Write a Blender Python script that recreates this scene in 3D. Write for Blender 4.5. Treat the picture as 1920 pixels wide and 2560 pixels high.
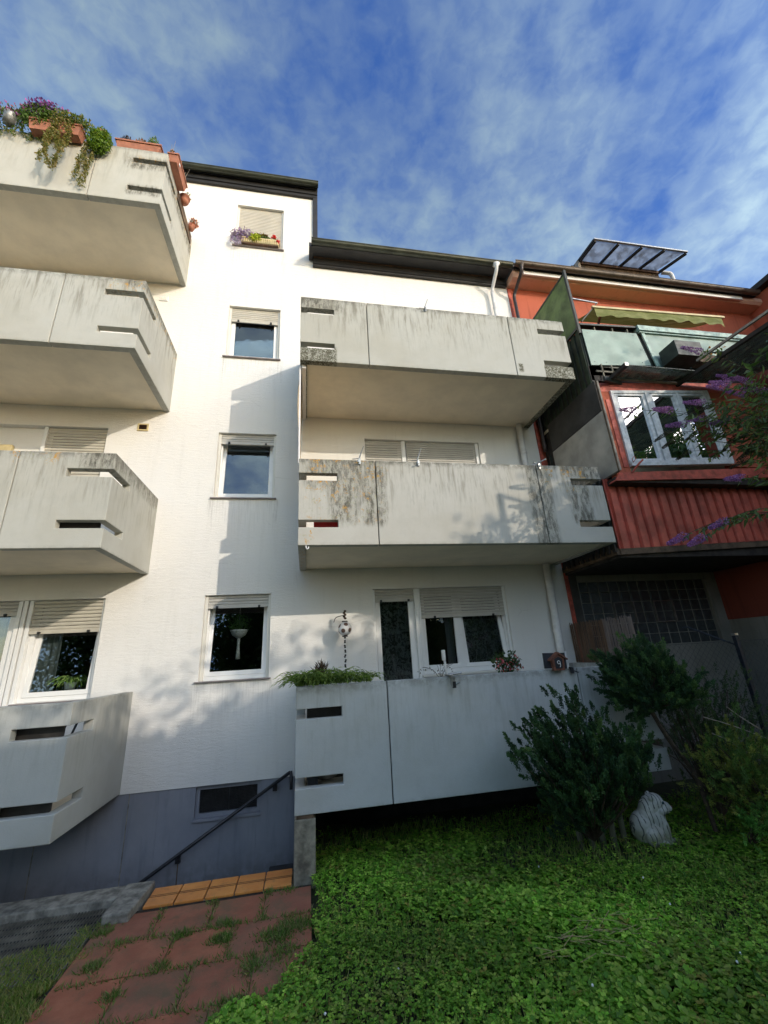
import bpy, bmesh, math, random
import numpy as np
from mathutils import Vector, Matrix

random.seed(7)
RNG = np.random.default_rng(11)
for o in list(bpy.data.objects):
    bpy.data.objects.remove(o)
SC = bpy.context.scene
COL = SC.collection

# ------------------------------------------------------------------ camera
cam_d = bpy.data.cameras.new('camera')
cam = bpy.data.objects.new('camera', cam_d)
COL.objects.link(cam)
SC.camera = cam
cam_d.sensor_fit = 'HORIZONTAL'
cam_d.sensor_width = 36.0
cam_d.lens = 36.0 * 1040.974 / 1920.0
cam_d.clip_start = 0.05
cam_d.clip_end = 2000.0
CR = Vector((0.98334735, -0.17305852, -0.05548642))
CU = Vector((-0.00512957, -0.33162166, 0.94339852))
CF = Vector((0.18166365, 0.92740381, 0.32698699))
cm = Matrix((CR, CU, -CF)).transposed().to_4x4()
cm.translation = Vector((0.110, -6.591, 1.467))
cam.matrix_world = cm
SC.render.resolution_x = 768
SC.render.resolution_y = 1024

# ------------------------------------------------------------------ sky + sun + exposure
SUN = Vector((0.785, -1.0, 0.441)).normalized()
SUN_EL = math.asin(SUN.z)
SUN_ROT = math.atan2(SUN.x, SUN.y)
world = bpy.data.worlds.new("World")
SC.world = world
world.use_nodes = True
wt = world.node_tree
wt.nodes.clear()
def wn(t, **kw):
    n = wt.nodes.new(t)
    for k, v in kw.items():
        setattr(n, k, v)
    return n
def wmath(op, a, b=None, clamp=False):
    n = wn('ShaderNodeMath', operation=op); n.use_clamp = clamp
    for i, s in enumerate((a, b)):
        if s is None: continue
        if isinstance(s, (int, float)): n.inputs[i].default_value = s
        else: wt.links.new(s, n.inputs[i])
    return n.outputs[0]
sky = wn('ShaderNodeTexSky', sky_type='NISHITA')
sky.sun_disc = False
sky.sun_elevation = SUN_EL
sky.sun_rotation = SUN_ROT
sky.air_density = 1.0
sky.dust_density = 0.3
sky.ozone_density = 2.5
tc = wn('ShaderNodeTexCoord')
sep = wn('ShaderNodeSeparateXYZ')
wt.links.new(tc.outputs['Generated'], sep.inputs[0])
zz = wmath('ADD', wmath('MAXIMUM', sep.outputs['Z'], 0.0), 0.50)
px = wmath('DIVIDE', sep.outputs['X'], zz)
py = wmath('DIVIDE', sep.outputs['Y'], zz)
cmb = wn('ShaderNodeCombineXYZ')
wt.links.new(px, cmb.inputs[0]); wt.links.new(py, cmb.inputs[1])
mp = wn('ShaderNodeMapping'); mp.inputs['Rotation'].default_value = (0, 0, math.radians(28)); mp.inputs['Scale'].default_value = (1.3, 0.85, 1)
wt.links.new(cmb.outputs[0], mp.inputs[0])
def wnoise(scale, detail, rough, dist=0.0, vec=None):
    n = wn('ShaderNodeTexNoise'); n.inputs['Scale'].default_value = scale; n.inputs['Detail'].default_value = detail
    n.inputs['Roughness'].default_value = rough; n.inputs['Distortion'].default_value = dist
    wt.links.new(vec or mp.outputs[0], n.inputs['Vector'])
    return n.outputs[0]
def wramp(v, a, b):
    n = wn('ShaderNodeMapRange', interpolation_type='SMOOTHSTEP'); wt.links.new(v, n.inputs[0])
    n.inputs[1].default_value = a; n.inputs[2].default_value = b
    return n.outputs[0]
m3 = wn('ShaderNodeMapping'); m3.inputs['Rotation'].default_value = (0.3, 0.9, 0.4); m3.inputs['Scale'].default_value = (1.0, 1.0, 1.7)
wt.links.new(tc.outputs['Generated'], m3.inputs[0])
n_big = wnoise(2.6, 4, 0.55, 0.3, tc.outputs['Generated'])
n_mid = wnoise(13.0, 4, 0.5, 0.25, m3.outputs[0])
n_sm = wnoise(30.0, 4, 0.6, 0.4, m3.outputs[0])
cover = wramp(n_big, 0.36, 0.62)
cells = wmath('ADD', wmath('MULTIPLY', wramp(n_mid, 0.30, 0.68), 0.65), wmath('MULTIPLY', wramp(n_sm, 0.35, 0.66), 0.35))
cl = wmath('ADD', wmath('MULTIPLY', cover, 0.40), wmath('MULTIPLY', cells, wmath('ADD', wmath('MULTIPLY', cover, 0.26), 0.30)))
cl = wmath('MULTIPLY', cl, 0.92, True)
tint = wn('ShaderNodeMixRGB', blend_type='MULTIPLY'); tint.inputs[0].default_value = 1.0
wt.links.new(sky.outputs[0], tint.inputs[1]); tint.inputs[2].default_value = (0.58, 0.88, 1.48, 1)
# thin cloud brightens towards the sun's side, with a gain added to fill the shade
dot = wn('ShaderNodeVectorMath', operation='DOT_PRODUCT'); wt.links.new(tc.outputs['Generated'], dot.inputs[0]); dot.inputs[1].default_value = SUN
sun_gain = wmath('ADD', wmath('MULTIPLY', wmath('POWER', wmath('MAXIMUM', wmath('ADD', wmath('MULTIPLY', dot.outputs['Value'], 0.5), 0.5), 0.0), 3.0), 1.15), 0.98)
cc = wn('ShaderNodeMixRGB', blend_type='MULTIPLY'); cc.inputs[0].default_value = 1.0
wt.links.new(sky.outputs[0], cc.inputs[1]); cc.inputs[2].default_value = (3.7, 2.75, 1.66, 1)
cs = wn('ShaderNodeVectorMath', operation='SCALE'); wt.links.new(cc.outputs[0], cs.inputs[0]); wt.links.new(sun_gain, cs.inputs['Scale'])
mx = wn('ShaderNodeMixRGB')
wt.links.new(cl, mx.inputs[0]); wt.links.new(tint.outputs[0], mx.inputs[1]); wt.links.new(cs.outputs[0], mx.inputs[2])
bg = wn('ShaderNodeBackground'); bg.inputs['Strength'].default_value = 0.15
wt.links.new(mx.outputs[0], bg.inputs['Color'])
wo = wn('ShaderNodeOutputWorld'); wt.links.new(bg.outputs[0], wo.inputs['Surface'])

sun_d = bpy.data.lights.new('sun', 'SUN')
sun_d.energy = 2.05
sun_d.angle = math.radians(0.5)
sun_d.color = (1.0, 0.89, 0.74)
sun = bpy.data.objects.new('sun', sun_d)
COL.objects.link(sun)
sun.rotation_euler = (-SUN).to_track_quat('-Z', 'Y').to_euler()

SC.view_settings.view_transform = 'Standard'
SC.view_settings.look = 'None'
SC.view_settings.exposure = 0.29
SC.view_settings.gamma = 1.0
SC.view_settings.use_curve_mapping = False
SC.render.engine = 'CYCLES'
SC.cycles.max_bounces = 8
SC.cycles.transparent_max_bounces = 12

# ------------------------------------------------------------------ material helpers
class NT:
    def __init__(s, name):
        s.m = bpy.data.materials.new(name); s.m.use_nodes = True
        s.t = s.m.node_tree; s.t.nodes.clear()
        s.out = s.n('ShaderNodeOutputMaterial')
        s._tc = None; s._geo = None
    def n(s, t, **kw):
        n = s.t.nodes.new(t)
        for k, v in kw.items(): setattr(n, k, v)
        return n
    def put(s, sock, v):
        if isinstance(v, bpy.types.NodeSocket): s.t.links.new(v, sock)
        elif isinstance(v, (tuple, list)) and len(v) == 3 and sock.type == 'RGBA': sock.default_value = (*v, 1)
        else: sock.default_value = v
    def pos(s):
        if not s._geo: s._geo = s.n('ShaderNodeNewGeometry')
        return s._geo.outputs['Position']
    def loc(s):
        if not s._tc: s._tc = s.n('ShaderNodeTexCoord')
        return s._tc.outputs['Object']
    def map(s, v, scale):
        m = s.n('ShaderNodeMapping'); s.put(m.inputs[0], v); m.inputs['Scale'].default_value = scale
        return m.outputs[0]
    def noise(s, scale=1.0, vec=None, detail=4, rough=0.55, dist=0.0):
        n = s.n('ShaderNodeTexNoise'); s.put(n.inputs['Vector'], vec if vec is not None else s.pos())
        n.inputs['Scale'].default_value = scale; n.inputs['Detail'].default_value = detail
        n.inputs['Roughness'].default_value = rough; n.inputs['Distortion'].default_value = dist
        return n.outputs[0]
    def voro(s, scale, vec=None, feature='F1', out=0):
        n = s.n('ShaderNodeTexVoronoi', feature=feature); s.put(n.inputs['Vector'], vec if vec is not None else s.pos())
        n.inputs['Scale'].default_value = scale
        return n.outputs[out]
    def ramp(s, v, a, b, lo=0.0, hi=1.0):
        n = s.n('ShaderNodeMapRange', interpolation_type='SMOOTHSTEP'); s.put(n.inputs[0], v)
        n.inputs[1].default_value = a; n.inputs[2].default_value = b; n.inputs[3].default_value = lo; n.inputs[4].default_value = hi
        return n.outputs[0]
    def math(s, op, a, b=None, clamp=False):
        n = s.n('ShaderNodeMath', operation=op); n.use_clamp = clamp
        s.put(n.inputs[0], a)
        if b is not None: s.put(n.inputs[1], b)
        return n.outputs[0]
    def mix(s, f, a, b, mode='MIX'):
        n = s.n('ShaderNodeMixRGB', blend_type=mode); s.put(n.inputs[0], f); s.put(n.inputs[1], a); s.put(n.inputs[2], b)
        return n.outputs[0]
    def sep(s, v):
        n = s.n('ShaderNodeSeparateXYZ'); s.put(n.inputs[0], v); return n.outputs
    def bump(s, h, strength=0.3, dist=0.01, normal=None):
        n = s.n('ShaderNodeBump'); s.put(n.inputs['Height'], h); n.inputs['Strength'].default_value = strength; n.inputs['Distance'].default_value = dist
        if normal is not None: s.put(n.inputs['Normal'], normal)
        return n.outputs[0]
    def bsdf(s, color, rough=0.6, metal=0.0, normal=None, spec=None, **kw):
        b = s.n('ShaderNodeBsdfPrincipled'); s.put(b.inputs['Base Color'], color); s.put(b.inputs['Roughness'], rough); s.put(b.inputs['Metallic'], metal)
        if normal is not None: s.put(b.inputs['Normal'], normal)
        if spec is not None: b.inputs['Specular IOR Level'].default_value = spec
        for k, v in kw.items(): s.put(b.inputs[k], v)
        return b.outputs[0]
    def end(s, sh):
        s.t.links.new(sh, s.out.inputs['Surface']); return s.m

def simple(name, col, rough=0.6, metal=0.0, nscale=12, namt=0.15, bscale=60, bstr=0.15, bdist=0.003, spec=None, obj_space=False):
    t = NT(name)
    v = t.loc() if obj_space else t.pos()
    f = t.ramp(t.noise(nscale, v, 5, 0.6), 0.3, 0.7)
    a = tuple(c * (1 - namt) for c in col); b = tuple(min(1, c * (1 + namt)) for c in col)
    c = t.mix(f, a, b)
    nm = t.bump(t.noise(bscale, v, 4, 0.6), bstr, bdist) if bstr else None
    return t.end(t.bsdf(c, t.ramp(t.noise(nscale * 1.7, v), 0.3, 0.7, max(0.02, rough - 0.08), min(1, rough + 0.08)), metal, nm, spec))

MAT = {}
# white rough plaster with horizontal trowel strokes
def m_plaster(name, col, dirt=0.12, bstr=0.85, sills=False):
    t = NT(name); p = t.pos()
    strokes = t.noise(7, t.map(p, (1.0, 1.0, 4.5)), 6, 0.62, 0.6)
    ridge = t.ramp(t.noise(3.5, t.map(p, (1.2, 1.2, 4.0)), 3, 0.5, 1.2), 0.60, 0.68)
    ridge2 = t.math('MULTIPLY', ridge, t.ramp(t.noise(38, t.map(p, (1, 1, 3)), 3, 0.6), 0.45, 0.62))
    grain = t.noise(150, p, 3, 0.6)
    h = t.math('ADD', t.math('MULTIPLY', strokes, 0.35), t.math('MULTIPLY', grain, 0.22))
    h = t.math('ADD', h, t.math('MULTIPLY', ridge2, 0.10))
    f = t.ramp(t.noise(0.9, p, 5, 0.6), 0.35, 0.7)
    st = t.ramp(t.noise(3.0, t.map(p, (3, 3, 0.25)), 4, 0.6), 0.5, 0.75)
    c = t.mix(t.math('MULTIPLY', f, dirt), col, tuple(x * y for x, y in zip(col, (0.80, 0.80, 0.78))))
    c = t.mix(t.math('MULTIPLY', st, dirt * 1.3), c, tuple(x * y for x, y in zip(col, (0.70, 0.69, 0.66))))
    if sills:
        X, Y_, Z = t.sep(p)
        mx_ = t.math('MAXIMUM', t.ramp(t.math('ABSOLUTE', t.math('SUBTRACT', X, -1.385)), 0.02, 0.09, 1, 0), t.ramp(t.math('ABSOLUTE', t.math('SUBTRACT', X, -0.405)), 0.02, 0.09, 1, 0))
        mx_ = t.math('MAXIMUM', mx_, t.math('MULTIPLY', t.ramp(t.math('ABSOLUTE', t.math('SUBTRACT', X, -0.9)), 0.40, 0.52, 1, 0), 0.45))
        mz_ = None
        for z0 in (1.255, 3.995, 6.755, 9.51):
            d = t.math('SUBTRACT', z0, Z)
            b = t.math('MULTIPLY', t.ramp(d, 0.0, 0.01), t.ramp(d, 0.08, 0.75, 1, 0))
            mz_ = b if mz_ is None else t.math('MAXIMUM', mz_, b)
        sn = t.ramp(t.noise(22, t.map(p, (2, 2, 0.12)), 4, 0.6), 0.42, 0.66)
        c = t.mix(t.math('MULTIPLY', t.math('MULTIPLY', mx_, mz_), t.math('MULTIPLY', sn, 0.42)), c, (0.33, 0.32, 0.29))
        # a few hairline cracks and patched spots
        cr = t.ramp(t.voro(0.9, p, 'DISTANCE_TO_EDGE'), 0.0, 0.004, 1, 0)
        c = t.mix(t.math('MULTIPLY', t.math('MULTIPLY', cr, t.ramp(t.noise(1.3, p, 3), 0.56, 0.66)), 0.35), c, (0.35, 0.34, 0.32))
        sp_ = t.ramp(t.noise(24, t.map(p, (1, 1, 2.2)), 4, 0.7, 0.8), 0.70, 0.75)
        c = t.mix(t.math('MULTIPLY', sp_, 0.30), c, (0.45, 0.44, 0.41))
    return t.end(t.bsdf(c, 0.9, 0, t.bump(h, bstr, 0.022)))
MAT['plaster'] = m_plaster('white_plaster', (0.78, 0.765, 0.735), sills=True)
MAT['redplaster'] = m_plaster('red_plaster', (0.46, 0.112, 0.060), 0.9, 0.7)
MAT['greyplaster'] = m_plaster('grey_plaster', (0.24, 0.225, 0.20), 1.5, 0.5)
MAT['cove'] = m_plaster('salmon_soffit', (0.70, 0.42, 0.31), 0.4, 0.2)
MAT['wingred'] = m_plaster('dark_red_plaster', (0.20, 0.040, 0.024), 0.9, 0.6)  # darker version of the red plaster, for the wing

def m_plinth():
    t = NT('blue_grey_plinth_paint'); p = t.pos()
    f = t.ramp(t.noise(1.6, p, 6, 0.65), 0.35, 0.7)
    s = t.ramp(t.noise(4, t.map(p, (2.5, 2.5, 0.3)), 4, 0.6), 0.5, 0.75)
    c = t.mix(f, (0.22, 0.232, 0.275), (0.26, 0.272, 0.315))
    c = t.mix(t.math('MULTIPLY', s, 0.4), c, (0.12, 0.13, 0.165))
    z = t.sep(p)[2]
    low = t.ramp(z, -1.3, -0.6, 0.8, 0.0)
    c = t.mix(t.math('MULTIPLY', low, t.ramp(t.noise(9, p), 0.35, 0.6)), c, (0.12, 0.12, 0.115))
    h = t.noise(60, p, 4, 0.6)
    return t.end(t.bsdf(c, 0.7, 0, t.bump(h, 0.3, 0.004)))
MAT['plinth'] = m_plinth()

# painted, weathered concrete; masks are (x centre, half width, z centre, half height, softness) in the balcony's own space
def m_concrete(name, col=(0.475, 0.472, 0.425), streak=0.5, black=(), orange=(), moss=(), grime=0.35, topband=0.3):
    t = NT(name); L = t.loc(); p = t.pos()
    s = t.sep(L); X, Y, Z = s[0], s[1], s[2]
    def box(m):
        cx, hx, cz, hz, so = m
        a = t.ramp(t.math('ABSOLUTE', t.math('SUBTRACT', X, cx)), hx, hx + so, 1, 0)
        b = t.ramp(t.math('ABSOLUTE', t.math('SUBTRACT', Z, cz)), hz, hz + so * 1.2, 1, 0)
        return t.math('MULTIPLY', a, b)
    def total(ms):
        r = None
        for m in ms:
            b = box(m); r = b if r is None else t.math('MAXIMUM', r, b)
        return r
    big = t.ramp(t.noise(1.1, p, 5, 0.6), 0.35, 0.7)
    c = t.mix(big, col, tuple(x * y for x, y in zip(col, (0.90, 0.88, 0.84))))
    mid = t.ramp(t.noise(6, p, 6, 0.7), 0.42, 0.75)
    c = t.mix(t.math('MULTIPLY', mid, grime * 0.55), c, tuple(x * 0.72 for x in col))
    # vertical run-off streaks, strongest below the top edge
    st = t.ramp(t.noise(5.5, t.map(p, (2.6, 2.6, 0.28)), 5, 0.62, 0.15), 0.47, 0.70)
    st2 = t.ramp(t.noise(17, t.map(p, (2.2, 2.2, 0.20)), 4, 0.65, 0.2), 0.50, 0.72)
    reach = t.ramp(t.math('ADD', Z, t.math('MULTIPLY', t.noise(2.4, t.map(p, (2, 2, 0.05)), 3), 0.85)), 0.60, 1.50)
    f = t.math('MULTIPLY', t.math('MAXIMUM', st, t.math('MULTIPLY', st2, 0.8)), reach)
    c = t.mix(t.math('MULTIPLY', f, streak), c, (0.20, 0.185, 0.145))
    # dark band right under the rim and a thin grimy line at the bottom
    tb = t.math('MULTIPLY', t.ramp(t.math('ADD', Z, t.math('MULTIPLY', t.noise(9, p), 0.12)), 1.13, 1.26), t.ramp(t.noise(14, p, 5, 0.7), 0.35, 0.6))
    c = t.mix(t.math('MULTIPLY', tb, topband + 0.25), c, (0.13, 0.125, 0.10))
    bb = t.math('MULTIPLY', t.ramp(Z, 0.0, 0.05, 1, 0), t.ramp(t.noise(11, p, 5, 0.7), 0.40, 0.62))
    c = t.mix(t.math('MULTIPLY', bb, 0.22), c, (0.16, 0.155, 0.12))
    h = t.math('ADD', t.math('MULTIPLY', t.noise(90, p, 4, 0.6), 0.6), t.math('MULTIPLY', t.noise(9, p, 4, 0.6), 0.5))
    if black:
        m = total(black)
        rag = t.noise(5, t.map(p, (1.5, 1.5, 0.7)), 5, 0.7, 0.4)
        strk = t.noise(11, t.map(p, (2.0, 2.0, 0.22)), 5, 0.7, 0.2)
        mm = t.ramp(t.math('ADD', m, t.math('ADD', t.math('MULTIPLY', rag, 0.9), t.math('MULTIPLY', strk, 0.9))), 1.30, 2.15)
        spk = t.ramp(t.math('ADD', t.math('MULTIPLY', t.noise(16, t.map(p, (1.3, 1.3, 0.42)), 6, 0.72, 0.3), 0.75), t.math('MULTIPLY', t.noise(60, p, 4, 0.7), 0.25)), 0.43, 0.57)
        c = t.mix(t.math('MULTIPLY', mm, 0.45), c, (0.24, 0.225, 0.17))
        c = t.mix(t.math('MULTIPLY', mm, t.math('MULTIPLY', spk, 0.92)), c, (0.070, 0.064, 0.048))
        wh = t.ramp(t.voro(26, p), 0.10, 0.05)
        c = t.mix(t.math('MULTIPLY', mm, t.math('MULTIPLY', wh, 0.6)), c, (0.42, 0.43, 0.37))
    if orange:
        m = total(orange)
        spk = t.ramp(t.noise(15, p, 6, 0.78, 0.3), 0.555, 0.61)
        spk = t.math('MULTIPLY', spk, t.ramp(t.noise(3.1, p), 0.38, 0.52))
        c = t.mix(t.math('MULTIPLY', m, spk), c, (0.50, 0.27, 0.05))
        spk2 = t.ramp(t.noise(21, t.map(p, (1, 1, 1.3)), 5, 0.7, 0.3), 0.58, 0.64)
        c = t.mix(t.math('MULTIPLY', m, t.math('MULTIPLY', spk2, 0.6)), c, (0.33, 0.33, 0.20))
    if moss:
        m = total(moss)
        v = t.ramp(t.noise(26, p, 4, 0.7, 1.5), 0.44, 0.52)
        c = t.mix(m, c, (0.36, 0.355, 0.30))
        c = t.mix(t.math('MULTIPLY', m, v), c, (0.095, 0.088, 0.055))
        h = t.math('ADD', h, t.math('MULTIPLY', m, t.math('MULTIPLY', v, 2.0)))
    return t.end(t.bsdf(c, 0.85, 0, t.bump(h, 0.35, 0.006)))
MAT['con_L4'] = m_concrete('concrete_top_left', streak=0.50, black=[(-2.45, 0.25, 0.88, 0.06, 0.2), (-2.45, 0.2, 0.25, 0.04, 0.15)], orange=[(-2.42, 0.22, 0.95, 0.03, 0.12)], topband=0.3)
MAT['con_L3'] = m_concrete('concrete_third_left', streak=0.80, black=[(-2.28, 0.12, 1.16, 0.04, 0.16)], orange=[(-2.30, 0.25, 1.12, 0.08, 0.15)], topband=0.5)
MAT['con_L2'] = m_concrete('concrete_second_left', streak=0.65, black=[(-2.35, 0.12, 1.12, 0.06, 0.2)], orange=[(-3.05, 0.2, 1.16, 0.04, 0.12)], topband=0.5)
MAT['con_L1'] = m_concrete('concrete_bottom_left', (0.45, 0.455, 0.43), streak=0.30, black=(), topband=0.1)
MAT['con_B3'] = m_concrete('concrete_top_right', (0.47, 0.465, 0.42), streak=0.85, black=[(0.25, 0.3, 1.12, 0.08, 0.25)], moss=[(0.24, 0.26, 0.11, 0.13, 0.05), (4.16, 0.26, 0.11, 0.115, 0.02), (3.475, 0.022, 0.15, 0.06, 0.03)], topband=0.7)
MAT['con_B2'] = m_concrete('concrete_middle_right', (0.49, 0.475, 0.43), streak=0.80,
    black=[(0.62, 0.42, 1.06, 0.16, 0.32), (0.98, 0.10, 0.75, 0.42, 0.18), (0.60, 0.10, 0.60, 0.20, 0.28), (3.40, 0.13, 0.55, 0.60, 0.12), (4.00, 0.12, 0.62, 0.28, 0.14), (4.12, 0.30, 1.11, 0.07, 0.12), (3.30, 0.06, 0.5, 0.3, 0.1)],
    orange=[(0.62, 0.40, 0.80, 0.36, 0.22), (3.85, 0.3, 0.95, 0.12, 0.1), (0.1, 0.05, 0.12, 0.1, 0.06)], topband=0.8)
MAT['con_B1'] = m_concrete('concrete_bottom_right', (0.49, 0.505, 0.50), streak=0.28, grime=0.45, topband=0.25)
MAT['soffit'] = simple('balcony_underside_paint', (0.80, 0.71, 0.56), 0.85, nscale=2.2, namt=0.08, bscale=45, bstr=0.12)
MAT['rawcon'] = simple('raw_concrete', (0.22, 0.20, 0.155), 0.9, nscale=7, namt=0.55, bscale=55, bstr=0.6, bdist=0.008)
MAT['kerbcon'] = simple('kerb_concrete', (0.21, 0.195, 0.165), 0.9, nscale=10, namt=0.5, bscale=70, bstr=0.6, bdist=0.006)
MAT['upvc'] = simple('white_window_plastic', (0.78, 0.78, 0.77), 0.35, nscale=3, namt=0.03, bstr=0.0)
MAT['slat'] = simple('shutter_grey_plastic', (0.50, 0.48, 0.44), 0.5, nscale=4, namt=0.07, bscale=30, bstr=0.05)
MAT['slat2'] = simple('shutter_cream_plastic', (0.50, 0.47, 0.40), 0.5, nscale=4, namt=0.08, bscale=30, bstr=0.05)
MAT['rail'] = simple('guide_rail_plastic', (0.66, 0.64, 0.58), 0.45, nscale=4, namt=0.05, bstr=0.0)
MAT['sill'] = simple('window_sill_metal', (0.24, 0.21, 0.205), 0.55, 0.3, nscale=8, namt=0.2, bstr=0.05)
MAT['black'] = simple('black_rubber', (0.012, 0.012, 0.012), 0.5, bstr=0.0)
MAT['fascia'] = simple('black_fascia_board', (0.016, 0.015, 0.015), 0.55, nscale=6, namt=0.3, bscale=40, bstr=0.15)
MAT['browntrim'] = simple('brown_wood_trim', (0.10, 0.05, 0.025), 0.7, nscale=9, namt=0.4)
MAT['gutter'] = simple('aged_green_black_gutter', (0.045, 0.050, 0.036), 0.42, 0.35, nscale=3.5, namt=0.35, bscale=20, bstr=0.05)
MAT['gutter2'] = simple('brown_zinc_gutter', (0.085, 0.066, 0.052), 0.45, 0.3, nscale=3.5, namt=0.35, bscale=20, bstr=0.05)
MAT['pipewhite'] = simple('white_painted_pipe', (0.70, 0.69, 0.68), 0.4, nscale=6, namt=0.12, bstr=0.05)
MAT['pipebrown'] = simple('brown_pipe', (0.055, 0.042, 0.040), 0.4, 0.3, nscale=6, namt=0.3, bstr=0.05)
MAT['railing'] = simple('dark_handrail_paint', (0.022, 0.023, 0.028), 0.4, nscale=18, namt=0.3, bstr=0.1)
MAT['terracotta'] = simple('terracotta_planter', (0.34, 0.135, 0.080), 0.75, nscale=9, namt=0.2, bscale=60, bstr=0.2)
MAT['cream'] = simple('cream_planter_plastic', (0.55, 0.45, 0.24), 0.6, nscale=8, namt=0.15, bstr=0.1)
MAT['soil'] = simple('dark_soil', (0.022, 0.017, 0.012), 0.95, nscale=20, namt=0.5, bscale=60, bstr=0.8, bdist=0.02)
MAT['bark'] = simple('bark', (0.060, 0.040, 0.026), 0.9, nscale=22, namt=0.5, bscale=60, bstr=0.7, bdist=0.008)
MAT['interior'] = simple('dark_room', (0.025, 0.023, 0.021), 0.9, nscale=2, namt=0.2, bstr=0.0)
MAT['steel'] = simple('galvanised_steel', (0.38, 0.38, 0.37), 0.35, 0.9, nscale=15, namt=0.2, bstr=0.05)
MAT['wire'] = simple('fence_wire', (0.045, 0.05, 0.045), 0.5, 0.3, nscale=15, namt=0.3, bstr=0.0)
MAT['fencepost'] = simple('dark_blue_fence_post', (0.010, 0.014, 0.024), 0.5, nscale=25, namt=0.4, bstr=0.3)
MAT['greenpaint'] = simple('mossy_green_panel', (0.105, 0.150, 0.045), 0.7, nscale=3.5, namt=0.4, bscale=30, bstr=0.25)
MAT['copper'] = simple('pale_green_painted_panel', (0.26, 0.35, 0.30), 0.55, nscale=3.0, namt=0.16, bscale=25, bstr=0.12)
MAT['copperrail'] = simple('verdigris_capping', (0.32, 0.44, 0.38), 0.5, nscale=12, namt=0.3, bscale=25, bstr=0.2)
MAT['darkgreen'] = simple('dark_green_black_paint', (0.020, 0.026, 0.020), 0.5, nscale=8, namt=0.5, bscale=30, bstr=0.2)
MAT['ribgreen'] = simple('dark_mossy_corrugated_sheet', (0.020, 0.030, 0.012), 0.7, nscale=4, namt=0.6, bscale=40, bstr=0.3)
MAT['darkpanel'] = simple('dark_grey_side_board', (0.050, 0.046, 0.042), 0.7, nscale=2.5, namt=0.4, bscale=40, bstr=0.15)
MAT['palepanel'] = simple('weathered_pale_side_board', (0.40, 0.37, 0.32), 0.75, nscale=2.2, namt=0.22, bscale=40, bstr=0.15)
MAT['redwood'] = simple('red_brown_painted_timber', (0.46, 0.090, 0.058), 0.65, nscale=9, namt=0.35, bscale=50, bstr=0.5, bdist=0.006)
MAT['redsheet'] = simple('red_corrugated_sheet', (0.50, 0.105, 0.070), 0.5, nscale=3, namt=0.32, bscale=60, bstr=0.15)
MAT['oldwood'] = simple('weathered_brown_timber', (0.11, 0.072, 0.045), 0.85, nscale=8, namt=0.5, bscale=30, bstr=0.5)
MAT['palewood'] = simple('pale_weathered_timber', (0.30, 0.25, 0.20), 0.8, nscale=8, namt=0.3, bscale=30, bstr=0.3)
MAT['darkwood'] = simple('nearly_black_timber', (0.030, 0.024, 0.020), 0.8, nscale=8, namt=0.5, bscale=30, bstr=0.4)
MAT['paintwood'] = simple('flaking_white_window_paint', (0.60, 0.61, 0.62), 0.6, nscale=14, namt=0.18, bscale=50, bstr=0.3)
MAT['whitestrip'] = simple('white_fascia_strip', (0.75, 0.72, 0.70), 0.5, nscale=6, namt=0.06, bstr=0.0)
MAT['beigeroom'] = simple('beige_room_paint', (0.74, 0.67, 0.54), 0.8, nscale=2, namt=0.1, bstr=0.0)
MAT['blindfab'] = simple('beige_side_blind_fabric', (0.62, 0.50, 0.34), 0.85, nscale=5, namt=0.12, bscale=200, bstr=0.2)
MAT['roofdark'] = simple('dark_roof_tiles', (0.035, 0.030, 0.028), 0.8, nscale=5, namt=0.3)
MAT['tanmetal'] = simple('stand_white_plastic', (0.62, 0.60, 0.55), 0.4, nscale=9, namt=0.1, bstr=0.0)
MAT['darkmesh'] = simple('dark_cellar_grating', (0.035, 0.036, 0.040), 0.5, 0.4, nscale=9, namt=0.3, bstr=0.0)
MAT['gratebar'] = simple('weathered_grate_bar', (0.14, 0.13, 0.105), 0.7, nscale=6, namt=0.6, bstr=0.1)
MAT['zincpot'] = simple('dull_zinc_pot', (0.26, 0.27, 0.28), 0.5, 0.6, nscale=15, namt=0.3, bstr=0.1)
MAT['slate'] = simple('dark_slate_board', (0.018, 0.020, 0.026), 0.5, nscale=9, namt=0.3, bstr=0.1)
MAT['birdwood'] = simple('reddish_birdhouse_wood', (0.16, 0.06, 0.035), 0.7, nscale=20, namt=0.4, bscale=60, bstr=0.3)
MAT['orange'] = simple('orange_petals', (0.7, 0.20, 0.04), 0.6, bstr=0.0)
MAT['red'] = simple('red_petals', (0.62, 0.04, 0.05), 0.6, bstr=0.0)

def m_wood_vertical(name, a, b, scale=(60, 60, 2)):
    t = NT(name); p = t.pos()
    f = t.ramp(t.noise(1.0, t.map(p, scale), 4, 0.6), 0.3, 0.7)
    g = t.ramp(t.noise(3, p, 4, 0.6), 0.35, 0.65)
    c = t.mix(f, a, b); c = t.mix(t.math('MULTIPLY', g, 0.5), c, tuple(x * 0.5 for x in a))
    return t.end(t.bsdf(c, 0.8, 0, t.bump(f, 0.3, 0.004)))
MAT['reed'] = m_wood_vertical('brown_reed', (0.10, 0.055, 0.032), (0.20, 0.12, 0.075))
MAT['reed2'] = m_wood_vertical('greyed_reed', (0.15, 0.115, 0.10), (0.26, 0.21, 0.19))
MAT['logs'] = m_wood_vertical('mossy_palisade_log', (0.10, 0.11, 0.065), (0.17, 0.16, 0.11), (20, 20, 1))

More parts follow.
